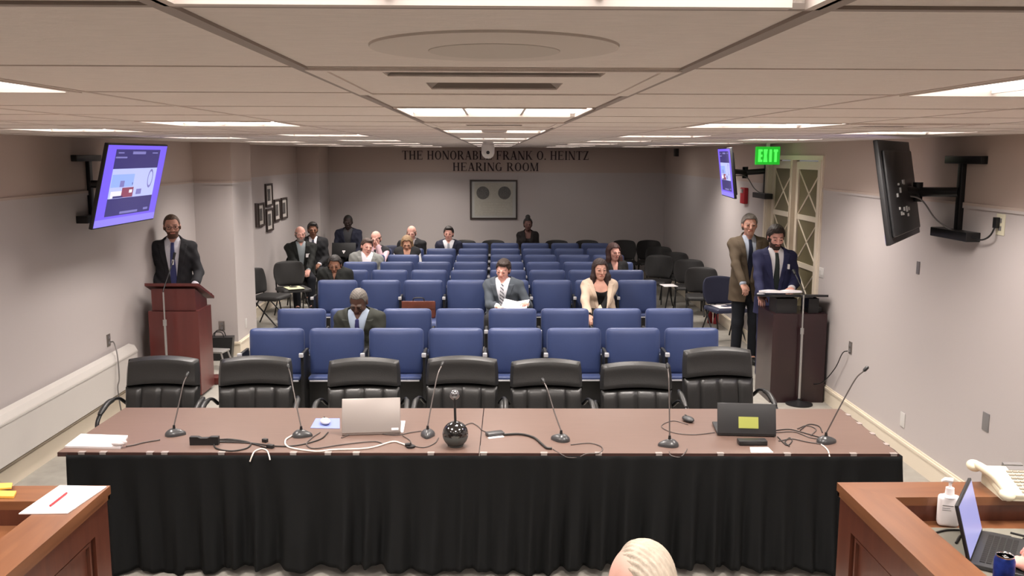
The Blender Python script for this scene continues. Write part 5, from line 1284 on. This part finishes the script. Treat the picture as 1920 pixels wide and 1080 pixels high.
        b0 = wr+fd*0.030*S+th*0.034*S; p1 = b0+unit(fd*0.75+th*0.65-up*0.3)*0.038*S; p2 = p1+unit(fd*0.95+th*0.15-up*0.4)*0.030*S
        F.cone(b0, p1, 0.0125*S, 0.010*S, 0.008); F.cone(p1, p2, 0.010*S, 0.008*S, 0.002)
    V, Fc = F.mesh()
    fcn = V[Fc].mean(1); L = (fcn-hc)@HM.T/HS
    mi = np.zeros(len(Fc), int)
    e_ = ((abs(L[:, 0])-0.031)/0.0125)**2+((L[:, 2]-0.001)/0.0052)**2 < 1; face = L[:, 1] < -0.055
    mi[e_ & face] = 1; ir = ((abs(L[:, 0])-0.031)/0.0058)**2+((L[:, 2]-0.001)/0.0062)**2 < 1; mi[ir & face] = 2
    lip = (abs(L[:, 0]) < 0.024) & (abs(L[:, 2]+0.058) < 0.0062+0.002*(abs(L[:, 0]) < 0.012)) & (L[:, 1] < -0.07); mi[lip] = 3
    brow = (abs(L[:, 0]) > 0.013) & (abs(L[:, 0]) < 0.050) & (abs(L[:, 2]-0.0215-0.004*np.sin(abs(L[:, 0])*50)) < 0.0042) & (L[:, 1] < -0.055); mi[brow] = 4
    if beard is not None:
        bz = (L[:, 2] < -0.036-0.25*(-0.02-L[:, 1])*(L[:, 1] < -0.02)*0-0.0) & (L[:, 2] > -0.125) & (L[:, 1] < 0.012) & ~((abs(L[:, 0]) < 0.022) & (abs(L[:, 2]+0.058) < 0.007)) & ~((L[:, 2] > -0.045) & (abs(L[:, 0]) < 0.05) & (L[:, 1] < -0.05) & ~((L[:, 2] < -0.042) & (abs(L[:, 0]) < 0.03)))
        sb = (L[:, 2] < 0.0) & (L[:, 2] > -0.09) & (abs(L[:, 0]) > 0.056) & (L[:, 1] < 0.004) & (L[:, 1] > -0.05)
        mi[(bz | sb) & ((fcn-hc)@hz/S > -0.125)] = 5
    skin = tuple(min(0.9, c*1.22) for c in skin)
    sk = M('skin', skin, 0.6, spec=0.3, bump=0.03, bscale=200, noise=0.08, nscale=30)
    lipm = M('lips', tuple(c*m for c, m in zip(skin, (0.85, 0.62, 0.62))), 0.45)
    hm = M('hair_colour', haircol, 0.6, bump=0.35, bscale=90, noise=0.25, nscale=60, stretch=(1, 1, 0.25))
    bm_ = M('beard_colour', beard if beard is not None else haircol, 0.8)
    brm = M('brow_colour', tuple(0.5*a_+0.5*b_*0.6 for a_, b_ in zip(haircol, skin)), 0.8)
    np_mesh('body', V, Fc, [sk, eye_w, eye_d, lipm, brm, bm_], t, mi)
    # ---- clothes
    def clothes(name, fn, lo_, hi_, mats, h_=None, mif=None):
        F2 = Field(lo_, hi_, h_ or h); fn(F2); V2, F3 = F2.mesh()
        if len(V2) == 0: return None
        mi2 = mif(V2[F3].mean(1)) if mif is not None else None
        return np_mesh(name, V2, F3, mats, t, mi2)
    tlo = np.minimum(np.min([tp(-0.3, -0.25, -0.42), tp(0.3, 0.25, 1.1), tp(-0.3, 0.25, 0), tp(0.3, -0.25, 1)] + [q for k_ in hands.values() for q in k_], 0), 10)-0.08
    thi = np.max([tp(-0.3, -0.25, 0), tp(0.3, 0.25, 1.1), tp(0.3, -0.25, 1.1)] + [q for k_ in hands.values() for q in k_], 0)+0.08
    tlo[2] = max(tlo[2], 0.02)
    def loc_t(P):
        q = P-pel; return q@sx, -(q@fwd), (q@ld)/tl
    def wv(z): return np.clip((z*tl-vbot*tl)/((0.99-vbot)*tl), 0, 1.3)*open_+(-0.02)*(z < vbot)
    neckc = tp(0, 0.0, 1.0)
    def shirt_f(F2):
        torso(F2, 0.001); arms(F2, 0.005, cuff=0.008, upto=0.985)
        F2.cone(tp(0, 0.012, 0.90), tp(0, 0.006, 1.06), 0.075*S, 0.064*S, 0.012)      # collar
        sl, P = F2.sub(tlo, thi)
        if female:     # scoop neck
            xx, yy, zz = loc_t(P); d = np.sqrt((xx/1.0)**2+((zz-1.04)*tl)**2)-0.125; F2.put(sl, np.maximum(d, -(0.05-yy)*0+yy-0.03).astype(np.float32), op='cut')
        # neck hole
        F2.cone(tp(0, 0.010, 0.99), tp(0, -0.01, 1.25), 0.052*S, 0.07*S, 0, op='cut')
        if not female:   # collar notch
            xx, yy, zz = loc_t(P); d = np.maximum(np.maximum(np.abs(xx)-np.clip((zz-0.95)*tl*0.6, 0, 1), yy+0.02), 0.95-zz); F2.put(sl, d, op='cut')
        if sleeves == 'none': pass
    sm_ = cloth(sleeves if sleeves not in (None, 'none') else shirt)
    clothes('shirt' if not female else 'top', shirt_f, tlo, thi, [cloth(shirt)])
    if tie is not None:
        def tie_f(F2):
            torso(F2, 0.0135)
            F2.cone(tp(0, -0.052, 0.985), tp(0, -0.062, 0.93), 0.020*S, 0.013*S, 0.01)
            sl, P = F2.sub(tlo, thi); xx, yy, zz = loc_t(P)
            wt = 0.018+0.020*np.clip((0.95-zz)/0.75, 0, 1); wt = np.where(zz < 0.13, wt*np.clip((zz-0.06)/0.07, 0, 1), wt)
            d = np.maximum(np.maximum(np.abs(xx)-wt, yy+0.02), np.maximum(0.05-zz, zz-0.995)); F2.a[sl] = np.maximum(F2.a[sl], d)
        tlo2 = np.minimum(tp(-0.07, -0.26, 0.0), tp(0.07, 0.0, 1.05))-0.03; thi2 = np.maximum(np.maximum(tp(-0.07, -0.26, 0.0), tp(0.07, 0.0, 1.05)), tp(0, -0.26, 1.05))+0.04
        if tiestripe:
            def mf(c): xx, yy, zz = loc_t(c); return ((((zz*tl+xx*0.9)*22) % 1) < 0.3).astype(int)
            clothes('tie', tie_f, tlo2, thi2, [cloth(tie), cloth((0.05, 0.05, 0.07))], min(h, 0.005), mf)
        else: clothes('tie', tie_f, tlo2, thi2, [cloth(tie, 0.5)], min(h, 0.005))
    if jacket_on:
        sk_ = 0.30 if pose == 'stand' else 0.02
        def jack_f(F2):
            torso(F2, 0.022, skirt=sk_); arms(F2, 0.014, cuff=0.006, upto=0.90)
            for sg in (1, -1): F2.ell(shl[sg]+Z*0.004, (0.058*S, 0.056*S, 0.048*S), None, 0.03)
            F2.cone(tp(0, 0.03, 0.93), tp(0, 0.035, 1.03), 0.088*S, 0.078*S, 0.02)
            sl, P = F2.sub(tlo, thi); xx, yy, zz = loc_t(P); w_ = wv(zz)
            # folds in the cloth
            F2.a[sl] += (0.004*np.sin(P[..., 2]*55+P[..., 0]*30)*np.sin(P[..., 0]*38+1.3)).astype(np.float32)
            # lapel ridge
            rid = (np.abs(xx) > w_) & (np.abs(xx) < w_+0.042+0.03*np.clip((zz-0.55)*2, 0, 1)) & (yy < 0) & (zz > vbot) & (zz < 0.97)
            F2.a[sl] = np.where(rid, F2.a[sl]-0.006, F2.a[sl])
            d = np.maximum(np.abs(xx)-w_, yy+0.0); F2.put(sl, d, op='cut')
            F2.cone(tp(0, 0.0, 0.97), tp(0, -0.03, 1.3), 0.062*S, 0.12*S, 0, op='cut')
            if pose == 'stand':
                d = np.maximum(np.maximum(np.abs(xx)-np.clip((0.12-zz)*0.12, 0, 0.05), yy), zz-0.12); F2.put(sl, d, op='cut')
            # bottom hem
            F2.a[sl] = np.maximum(F2.a[sl], (-(zz)*tl-sk_*tl).astype(np.float32))
        clothes('jacket', jack_f, tlo, thi, [cloth(jacket)])
    elif sleeves is not None:
        def vest_f(F2):
            torso(F2, 0.018); sl, P = F2.sub(tlo, thi); xx, yy, zz = loc_t(P); F2.put(sl, np.maximum(np.abs(xx)-wv(zz), yy), op='cut')
            F2.cone(tp(0, 0.0, 0.97), tp(0, -0.03, 1.3), 0.062*S, 0.12*S, 0, op='cut')
        clothes('vest', vest_f, tlo, thi, [cloth(jacket)])
    def trou_f(F2):
        F2.cone(tp(0, 0, 0.02), pel-Z*0.0, 0.168*S*width, 0.165*S*width, 0.03, (Y, 1.35))
        for sg in (1, -1):
            a, b, c = legs[sg]; F2.cone(a, b, 0.094*S, 0.068*S, 0.04); F2.cone(b, c+Z*0.0, 0.068*S, 0.056*S, 0.03)
        sl, P = F2.sub(F2.lo, F2.lo+F2.h*F2.n); F2.a[sl] = np.maximum(F2.a[sl], (0.055-P[..., 2]))
    llo = np.min([q for k_ in legs.values() for q in k_]+[pel], 0)-0.2; lhi = np.max([q for k_ in legs.values() for q in k_]+[pel], 0)+0.2; llo[2] = 0.02
    clothes('trousers', trou_f, llo, lhi, [cloth(trousers)], max(h, 0.008))
    for sg in (1, -1):
        c = legs[sg][2]
        MB().ball((c[0], c[1]-0.055, 0.045), (0.046, 0.135, 0.045)).build('shoe', MT['black'], t)
    # ---- hair
    if hair is not None:
        def hair_f(F2):
            th = 0.012 if hair in ('short', 'tied', 'bun', 'grey') else (0.018 if hair in ('quiff', 'curly') else 0.016)
            if hair == 'buzz': th = 0.005
            if hair == 'fringe': th = 0.006
            if hair == 'comb': th = 0.005
            F2.ell(hp(0, 0.020, 0.028), ((0.074+th)*HS, (0.094+th)*HS, (0.090+th)*HS), HM, 0)
            F2.ell(hp(0, 0.045, -0.01), ((0.066+th)*HS, (0.072+th)*HS, (0.080+th)*HS), HM, 0.02)
            if hair == 'quiff': F2.ell(hp(0.0, -0.035, 0.098), (0.060*HS, 0.052*HS, 0.032*HS), HM, 0.02)
            if hair == 'short': F2.ell(hp(0.01, -0.03, 0.092), (0.055*HS, 0.05*HS, 0.024*HS), HM, 0.02)
            sl, P = F2.sub(F2.lo, F2.lo+F2.h*F2.n); q = (P-hc)@HM.T/HS; x, y, z = q[..., 0], q[..., 1], q[..., 2]
            nz_ = (0.0022*np.sin(x*230+y*60)*np.sin(z*90+y*170)) if hair != 'comb' else 0.0016*np.sin(y*420+x*60+6*np.sin(x*14)); F2.a[sl] += nz_.astype(np.float32)
            # face opening: keep hair where z above a line that drops behind the ears
            hl = {'short': 0.066, 'quiff': 0.070, 'grey': 0.072, 'buzz': 0.074, 'curly': 0.066, 'tied': 0.074, 'bun': 0.074, 'long': 0.070, 'blond': 0.074, 'fringe': 0.03, 'comb': 0.06}[hair]
            back = np.clip((y+0.035)/0.05, 0, 1)                     # 0 at the face, 1 behind the ears
            low = hl*(1-back)+(-0.055 if hair not in ('long', 'blond') else -0.10)*back
            temp = np.clip((np.abs(x)-0.045)/0.02, 0, 1)*0.03*(1-back); low = low-temp
            cutd = (low-z)*HS*0.9
            F2.a[sl] = np.maximum(F2.a[sl], cutd.astype(np.float32))
            if hair == 'fringe':
                F2.a[sl] = np.maximum(F2.a[sl], ((z-0.038-0.05*(y-0.02))*HS).astype(np.float32))
            if hair == 'comb':
                dd_ = x+0.012+0.55*(y+0.05)+0.003*np.sin(y*120); F2.a[sl] += (0.0085*(1-np.clip(dd_/0.035, 0, 1))).astype(np.float32)
            # ears free
            if hair not in ('long', 'blond', 'curly'):
                for sg in (1, -1): F2.ell(hp(sg*0.085, 0.005, -0.015), (0.022*HS, 0.030*HS, 0.042*HS), HM, 0, 'cut')
            if hair == 'bun': F2.ell(hp(0.0, 0.03, 0.135), (0.045*HS, 0.045*HS, 0.045*HS), HM, 0.01)
            if hair == 'tied': F2.ell(hp(0, 0.12, 0.0), (0.035*HS, 0.03*HS, 0.04*HS), HM, 0.01)
            if hair in ('long', 'blond'):
                ln = 0.34 if hair == 'long' else 0.25; rr = 0.034 if hair == 'long' else 0.030
                for sg in (1, -1):
                    a_ = hp(sg*0.066, -0.002, 0.035); b_ = hp(sg*0.080, -0.005, -0.08); c_ = b_+np.array([sg*0.015, -0.04, -(ln-0.12)])*HS
                    F2.cone(a_, b_, 0.026*HS, rr*HS, 0.02); F2.cone(b_, c_, rr*HS, 0.022*HS, 0.02)
                    if sg == 1 and hair == 'long': F2.cone(b_, c_+np.array([-0.02, -0.03, -0.03]), 0.045*HS, 0.030*HS, 0.03)
                F2.cone(hp(0, 0.07, 0.0), hp(0, 0.09, -0.16), 0.075*HS, 0.06*HS, 0.03); F2.cone(hp(0, 0.09, -0.16), hp(0, 0.09, -0.16)-Z*0.08, 0.06*HS, 0.04*HS, 0.03)
        g = 0.30 if hair in ('long', 'blond') else 0.19
        clothes('hair', hair_f, hc-np.array([0.2, 0.2, g+0.1])*HS, hc+np.array([0.2, 0.22, 0.22])*HS, [hm], min(h, 0.006) if hair != 'comb' else h)
    if glasses:
        gm = MB()
        for sg in (1, -1):
            c = hp(sg*0.033, -0.112, 0.0); ring = [tuple(c+hx*0.024*HS*math.cos(a)+hz*0.017*HS*math.sin(a)) for a in [2*PI*i/16 for i in range(17)]]
            gm.tube(ring, 0.0022, 5); gm.tube([tuple(hp(sg*0.057, -0.108, 0.004)), tuple(hp(sg*0.080, 0.01, 0.006))], 0.002, 5)
        gm.tube([tuple(hp(-0.010, -0.113, 0.003)), tuple(hp(0.010, -0.113, 0.003))], 0.002, 5)
        gm.build('glasses', MT['black'], t)
    if badge is not None:
        bx_, bz_, bw, bh = badge; c = tp(bx_, -0.155, bz_)
        mm = Matrix(((sx[0], -fwd[0], ld[0], c[0]), (sx[1], -fwd[1], ld[1], c[1]), (sx[2], -fwd[2], ld[2], c[2]), (0, 0, 0, 1)))
        MB().box((-bw/2, -0.004, -bh/2), (bw/2, 0.06, bh/2), mat=mm).build('name_badge', MT['paper'], t)
    return t, hands, hp

def place(px_, py_, Y, label, yaw=0.0, pose='sit', lh=None, rh=None, zb=0.0, **k):
    """put the head top where the photograph shows it, Y metres away; lh, rh = (px, py, Y) of the hands"""
    p = aty(px_, py_, Y)
    lean = k.get('lean', 0.0); side = k.get('side', 0.0)
    ht = p.z-zb
    seatz = k.get('seatz', 0.43); base = 0.93*k.get('size', 1.0) if pose == 'stand' else seatz+0.095
    S = k.get('size', 1.0); tl = min(max((ht-base-0.285*S)/max(math.cos(lean), 0.5), 0.38*S), 0.60*S)
    off_ = Matrix.Rotation(yaw, 3, 'Z') @ Vector((math.sin(side)*tl, -math.sin(lean)*(tl+0.05)-0.04, 0))
    loc = Vector((p.x-off_.x, Y-off_.y, zb))
    inv = Matrix.Rotation(-yaw, 3, 'Z')
    for nm, h_ in (('lhand', lh), ('rhand', rh)):
        if h_ is not None: q = aty(*h_); k[nm] = tuple(inv @ (q-loc))
    return person(label, tuple(loc), yaw, pose, headtop=ht, **k)

# ------------------------------------------------------------------ the people of the photograph
DKSUIT = (0.022, 0.022, 0.026)
FAIR = (0.55, 0.30, 0.23); PINK = (0.62, 0.33, 0.27); BROWN = (0.20, 0.095, 0.06); DARK = (0.085, 0.042, 0.03); TAN = (0.42, 0.22, 0.15)
HN = 0.0055; HM_ = 0.0075; HF = 0.009
place(321, 403, 9.62, 'person in a black suit and blue tie with beard and glasses behind the left lectern', R(14), 'stand', h=HN, size=1.0, head_yaw=R(6), head_roll=R(-3), hair='buzz', haircol=(0.10, 0.055, 0.035), beard=(0.12, 0.055, 0.035), glasses=True,
      skin=FAIR, jacket=DKSUIT, tie=(0.045, 0.055, 0.16), shirt=(0.72, 0.72, 0.8), open_=0.082, vbot=-0.02, lh=(366, 533, 9.42), rh=(303, 538, 9.55))
place(1457, 424, 9.62, 'person in a navy suit with dark hair and beard reading behind the right lectern', R(-4), 'stand', h=HN, size=0.98, head_pitch=R(14), head_yaw=R(2), hair='quiff', haircol=(0.028, 0.016, 0.012), beard=(0.05, 0.025, 0.018),
      skin=PINK, jacket=(0.024, 0.026, 0.072), tie=(0.02, 0.028, 0.026), shirt=(0.7, 0.68, 0.7), trousers=(0.022, 0.024, 0.065), open_=0.078, vbot=0.05, lh=(1484, 541, 9.40), rh=(1427, 556, 9.28), badge=(0.115, 0.72, 0.018, 0.05))
place(1407, 402, 10.45, 'person in a brown blazer with grey hair standing behind the navy-suited person', R(-2), 'stand', h=HN, size=1.0, head_yaw=R(-4), hair='grey', haircol=(0.22, 0.19, 0.17), skin=FAIR, jacket=(0.105, 0.078, 0.052), tie=(0.012, 0.016, 0.035), shirt=(0.45, 0.50, 0.60),
      trousers=(0.014, 0.016, 0.022), open_=0.075, vbot=0.10, lh=(1430, 540, 10.15), rh=(1394, 537, 10.15), lfold=(0.4, 0, 0), rfold=(-0.4, 0, 0))
place(671, 543, 8.72, 'person with greying short hair and lowered head in the second blue row', R(-4), h=HN, lean=R(12), head_pitch=R(28), head_yaw=R(-4), hair='buzz', haircol=(0.16, 0.14, 0.12), skin=DARK, jacket=(0.035, 0.037, 0.030), tie=(0.035, 0.035, 0.12), shirt=(0.42, 0.50, 0.62), open_=0.09, vbot=0.1, width=1.1,
      lhand=(0.16, -0.42, 0.52), rhand=(-0.12, -0.36, 0.55))
place(943, 487, 10.95, 'person in a grey-blue suit and striped tie reading a book in the third row', R(-8), h=HN, lean=R(2), head_pitch=R(14), head_yaw=R(-8), head_roll=R(6), hair='short', haircol=(0.035, 0.018, 0.012), skin=PINK, jacket=(0.075, 0.088, 0.105), tie=(0.62, 0.62, 0.66), tiestripe=True, shirt=(0.8, 0.8, 0.86), open_=0.08, vbot=0.05, width=1.08,
      lh=(987, 570, 10.62), rh=(932, 575, 10.60))
place(1126, 487, 10.95, 'person with long dark hair in a cream blazer and black top in the third row', R(3), h=HN, female=True, head_yaw=R(4), hair='long', haircol=(0.035, 0.015, 0.012), skin=FAIR, jacket=(0.62, 0.48, 0.37), shirt=(0.008, 0.008, 0.009), open_=0.095, vbot=0.0, width=1.08, smile=True, trousers=(0.02, 0.02, 0.02), lh=(1122, 592, 10.55), rh=(1103, 592, 10.52), lfold=(0.8, 0, 0), rfold=(-0.8, 0, 0))
place(1152, 457, 12.95, 'person with long dark red hair and black jacket in the fifth row, right side', R(8), h=HM_, female=True, head_yaw=R(12), hair='long', haircol=(0.055, 0.018, 0.014), skin=PINK, jacket=(0.012, 0.012, 0.013), shirt=(0.55, 0.5, 0.5), open_=0.05, vbot=0.3)
place(627, 480, 12.0, 'person with dark pulled-back hair in a black coat, fourth row, left end', R(4), h=HM_, female=True, head_pitch=R(10), hair='tied', haircol=(0.014, 0.010, 0.009), skin=BROWN, jacket=(0.010, 0.011, 0.010), shirt=(0.01, 0.01, 0.01), open_=0.03, vbot=0.7, width=1.15)
place(687, 448, 13.85, 'person in a light grey suit with brown hair leaning sideways in the sixth row', R(10), h=HM_, side=R(6), head_roll=R(10), head_yaw=R(14), hair='short', haircol=(0.07, 0.04, 0.03), skin=PINK, jacket=(0.22, 0.225, 0.215), shirt=(0.8, 0.76, 0.82), open_=0.08, vbot=0.1, width=1.15)
place(704, 434, 14.85, 'person with bald head and glasses holding a hand to the mouth, seventh row', R(-4), h=HM_, head_pitch=R(8), hair='fringe', haircol=(0.10, 0.06, 0.045), glasses=True, skin=PINK, jacket_on=False, sleeves=(0.7, 0.45, 0.5), jacket=(0.03, 0.03, 0.035), shirt=(0.72, 0.5, 0.56), tie=(0.02, 0.02, 0.03), lh=(708, 462, 14.66), lfold=(0, -0.3, -1.2))
place(763, 443, 14.85, 'blonde person in a dark vest with white sleeves in the seventh row', R(3), h=HM_, female=True, head_pitch=R(14), hair='blond', haircol=(0.30, 0.19, 0.10), skin=TAN, jacket_on=False, sleeves=(0.7, 0.7, 0.72), jacket=(0.02, 0.02, 0.022), shirt=(0.72, 0.7, 0.7), open_=0.06, vbot=0.2, width=1.1)
place(771, 424, 15.95, 'bald person in a black jacket behind the blonde person', R(-3), h=HM_, head_pitch=R(8), skin=PINK, hair='fringe', haircol=(0.3, 0.2, 0.15), jacket=(0.018, 0.018, 0.02), shirt=(0.45, 0.4, 0.42), open_=0.06, width=1.12)
place(841, 425, 15.95, 'person with short dark hair in a dark suit and white shirt at the back', 0, h=HM_, head_yaw=R(-3), hair='short', haircol=(0.02, 0.014, 0.012), skin=PINK, jacket=(0.022, 0.024, 0.045), shirt=(0.82, 0.82, 0.86), tie=(0.35, 0.36, 0.42), open_=0.09)
place(990, 409, 16.98, 'person with a high hair bun and black cardigan against the back wall', R(2), h=HM_, size=0.96, female=True, hair='bun', haircol=(0.012, 0.009, 0.009), skin=(0.13, 0.065, 0.055), jacket=(0.014, 0.011, 0.011), shirt=(0.02, 0.015, 0.015), open_=0.06, vbot=0.3, seatz=0.42)
_, hn, _2 = place(652, 404, 16.9, 'person in a navy jacket with a laptop on the lap by the back wall', R(3), h=HM_, head_pitch=R(8), hair='buzz', haircol=(0.01, 0.008, 0.007), skin=(0.030, 0.018, 0.016), jacket=(0.018, 0.020, 0.036), shirt=(0.05, 0.05, 0.055), open_=0.085, vbot=0.1, seatz=0.46, width=1.08, lhand=(0.16, -0.34, 0.64), rhand=(-0.16, -0.34, 0.64))
place(563, 425, 14.52, 'bald person with grey beard, black blazer and name badge by the left wall', R(16), h=HM_, head_yaw=R(2), hair='fringe', haircol=(0.25, 0.2, 0.17), beard=(0.30, 0.25, 0.23), skin=PINK, jacket=(0.012, 0.013, 0.012), shirt=(0.30, 0.34, 0.36), open_=0.07, vbot=0.0, width=1.12, badge=(0.11, 0.66, 0.09, 0.06), lh=(577, 512, 14.12), rh=(562, 511, 14.16), trousers=(0.010, 0.011, 0.016))
place(586, 417, 15.42, 'person in a black suit with a moustache seated near the pilaster', R(10), h=HM_, head_yaw=R(4), hair='short', haircol=(0.015, 0.012, 0.010), beard=None, skin=BROWN, jacket=(0.014, 0.014, 0.016), shirt=(0.72, 0.70, 0.76), tie=(0.03, 0.03, 0.05), open_=0.065, vbot=0.0, width=1.08)
# the clerk in front: only the crown of the head shows
place(1198, 1034, 2.12, 'person with thin combed blond-white hair at the bottom of the picture', R(-22), h=0.004, size=1.02, seatz=0.44, zb=0.22, head_pitch=R(16), head_yaw=R(-4), hair='comb', haircol=(0.52, 0.44, 0.35), skin=(0.58, 0.34, 0.28), jacket=(0.05, 0.05, 0.06), shirt=(0.6, 0.6, 0.65), foot=-0.44)
# the clerk at the right desk: a bare forearm enters the picture
p = Vector((2.27, 2.60, 0.22)); inv = Matrix.Rotation(PI/2, 3, 'Z')
q1 = atz(1888, 1048, 1.035); q1 = Vector((q1.x+0.02, q1.y-0.02, 1.03)); q2 = Vector((2.0, 2.95, 1.035))
person('person in short sleeves at the right edge resting a bare forearm by the drink can', tuple(p), -PI/2, 'sit', h=0.006, headtop=1.28, seatz=0.42, lean=R(28), hair='short', haircol=(0.1, 0.06, 0.04), skin=(0.62, 0.30, 0.25), jacket_on=False, shirt=(0.3, 0.35, 0.5), short=True,
       lhand=tuple(inv @ (q1-p)), rhand=tuple(inv @ (q2-p)))
# laptop held by the person at the back wall
b0 = aty(622, 481, 16.42); b1 = aty(667, 481, 16.42); tp0 = aty(620, 455, 16.50)
l4, mm, w2, H_ = laptop(b0, b1, Vector((0, 0.06, tp0.z-b0.z)), 0.22, 'black laptop with a white heart sticker on a lap by the back wall', MT['black'])
hs = MB().quad((-0.03, -0.009, 0.10), (0, -0.009, 0.05), (0.03, -0.009, 0.10), (0.0, -0.009, 0.085), mat=mm); hs.ball((-0.014, -0.008, 0.098), (0.016, 0.002, 0.014), mat=mm).ball((0.014, -0.008, 0.098), (0.016, 0.002, 0.014), mat=mm); hs.build('heart_sticker', MT['paper'], l4)
# the open book on the reader's lap
q = aty(962, 573, 10.62); t = empty('open_book', (q.x+0.03, 10.58, q.z-0.01), R(-12), 'open white book held by the reader in the third row', 'book')
for s in (-1, 1): MB().prism([(0, 0.0), (s*0.15, 0.035), (s*0.15, 0.050), (0, 0.018)], -0.11, 0.11, 'y', mat=Matrix.Rotation(R(18), 4, 'X')).build('page_block', MT['paper'], t)
MB().prism([(-0.155, 0.028), (0, -0.006), (0.155, 0.028), (0.155, 0.034), (0, 0.0), (-0.155, 0.034)], -0.115, 0.115, 'y', mat=Matrix.Rotation(R(18), 4, 'X')).build('cover', MT['black'], t)
# open binder on the right lectern
q = Vector((aty(1466, 545, 8.9).x, 8.93, 1.082)); t = empty('open_binder', q, R(0), 'open binder of white pages on the right lectern', 'binder')
for s in (-1, 1): MB().prism([(0, 0.004), (s*0.18, 0.006), (s*0.18, 0.028), (s*0.09, 0.036), (0, 0.022)], -0.10, 0.14, 'y', mat=Matrix.Rotation(R(-8), 4, 'X')).build('page_block', MT['paper'], t)
MB().box((-0.185, -0.105, -0.002), (0.185, 0.145, 0.004), mat=Matrix.Rotation(R(-8), 4, 'X')).build('cover', MT['black'], t)
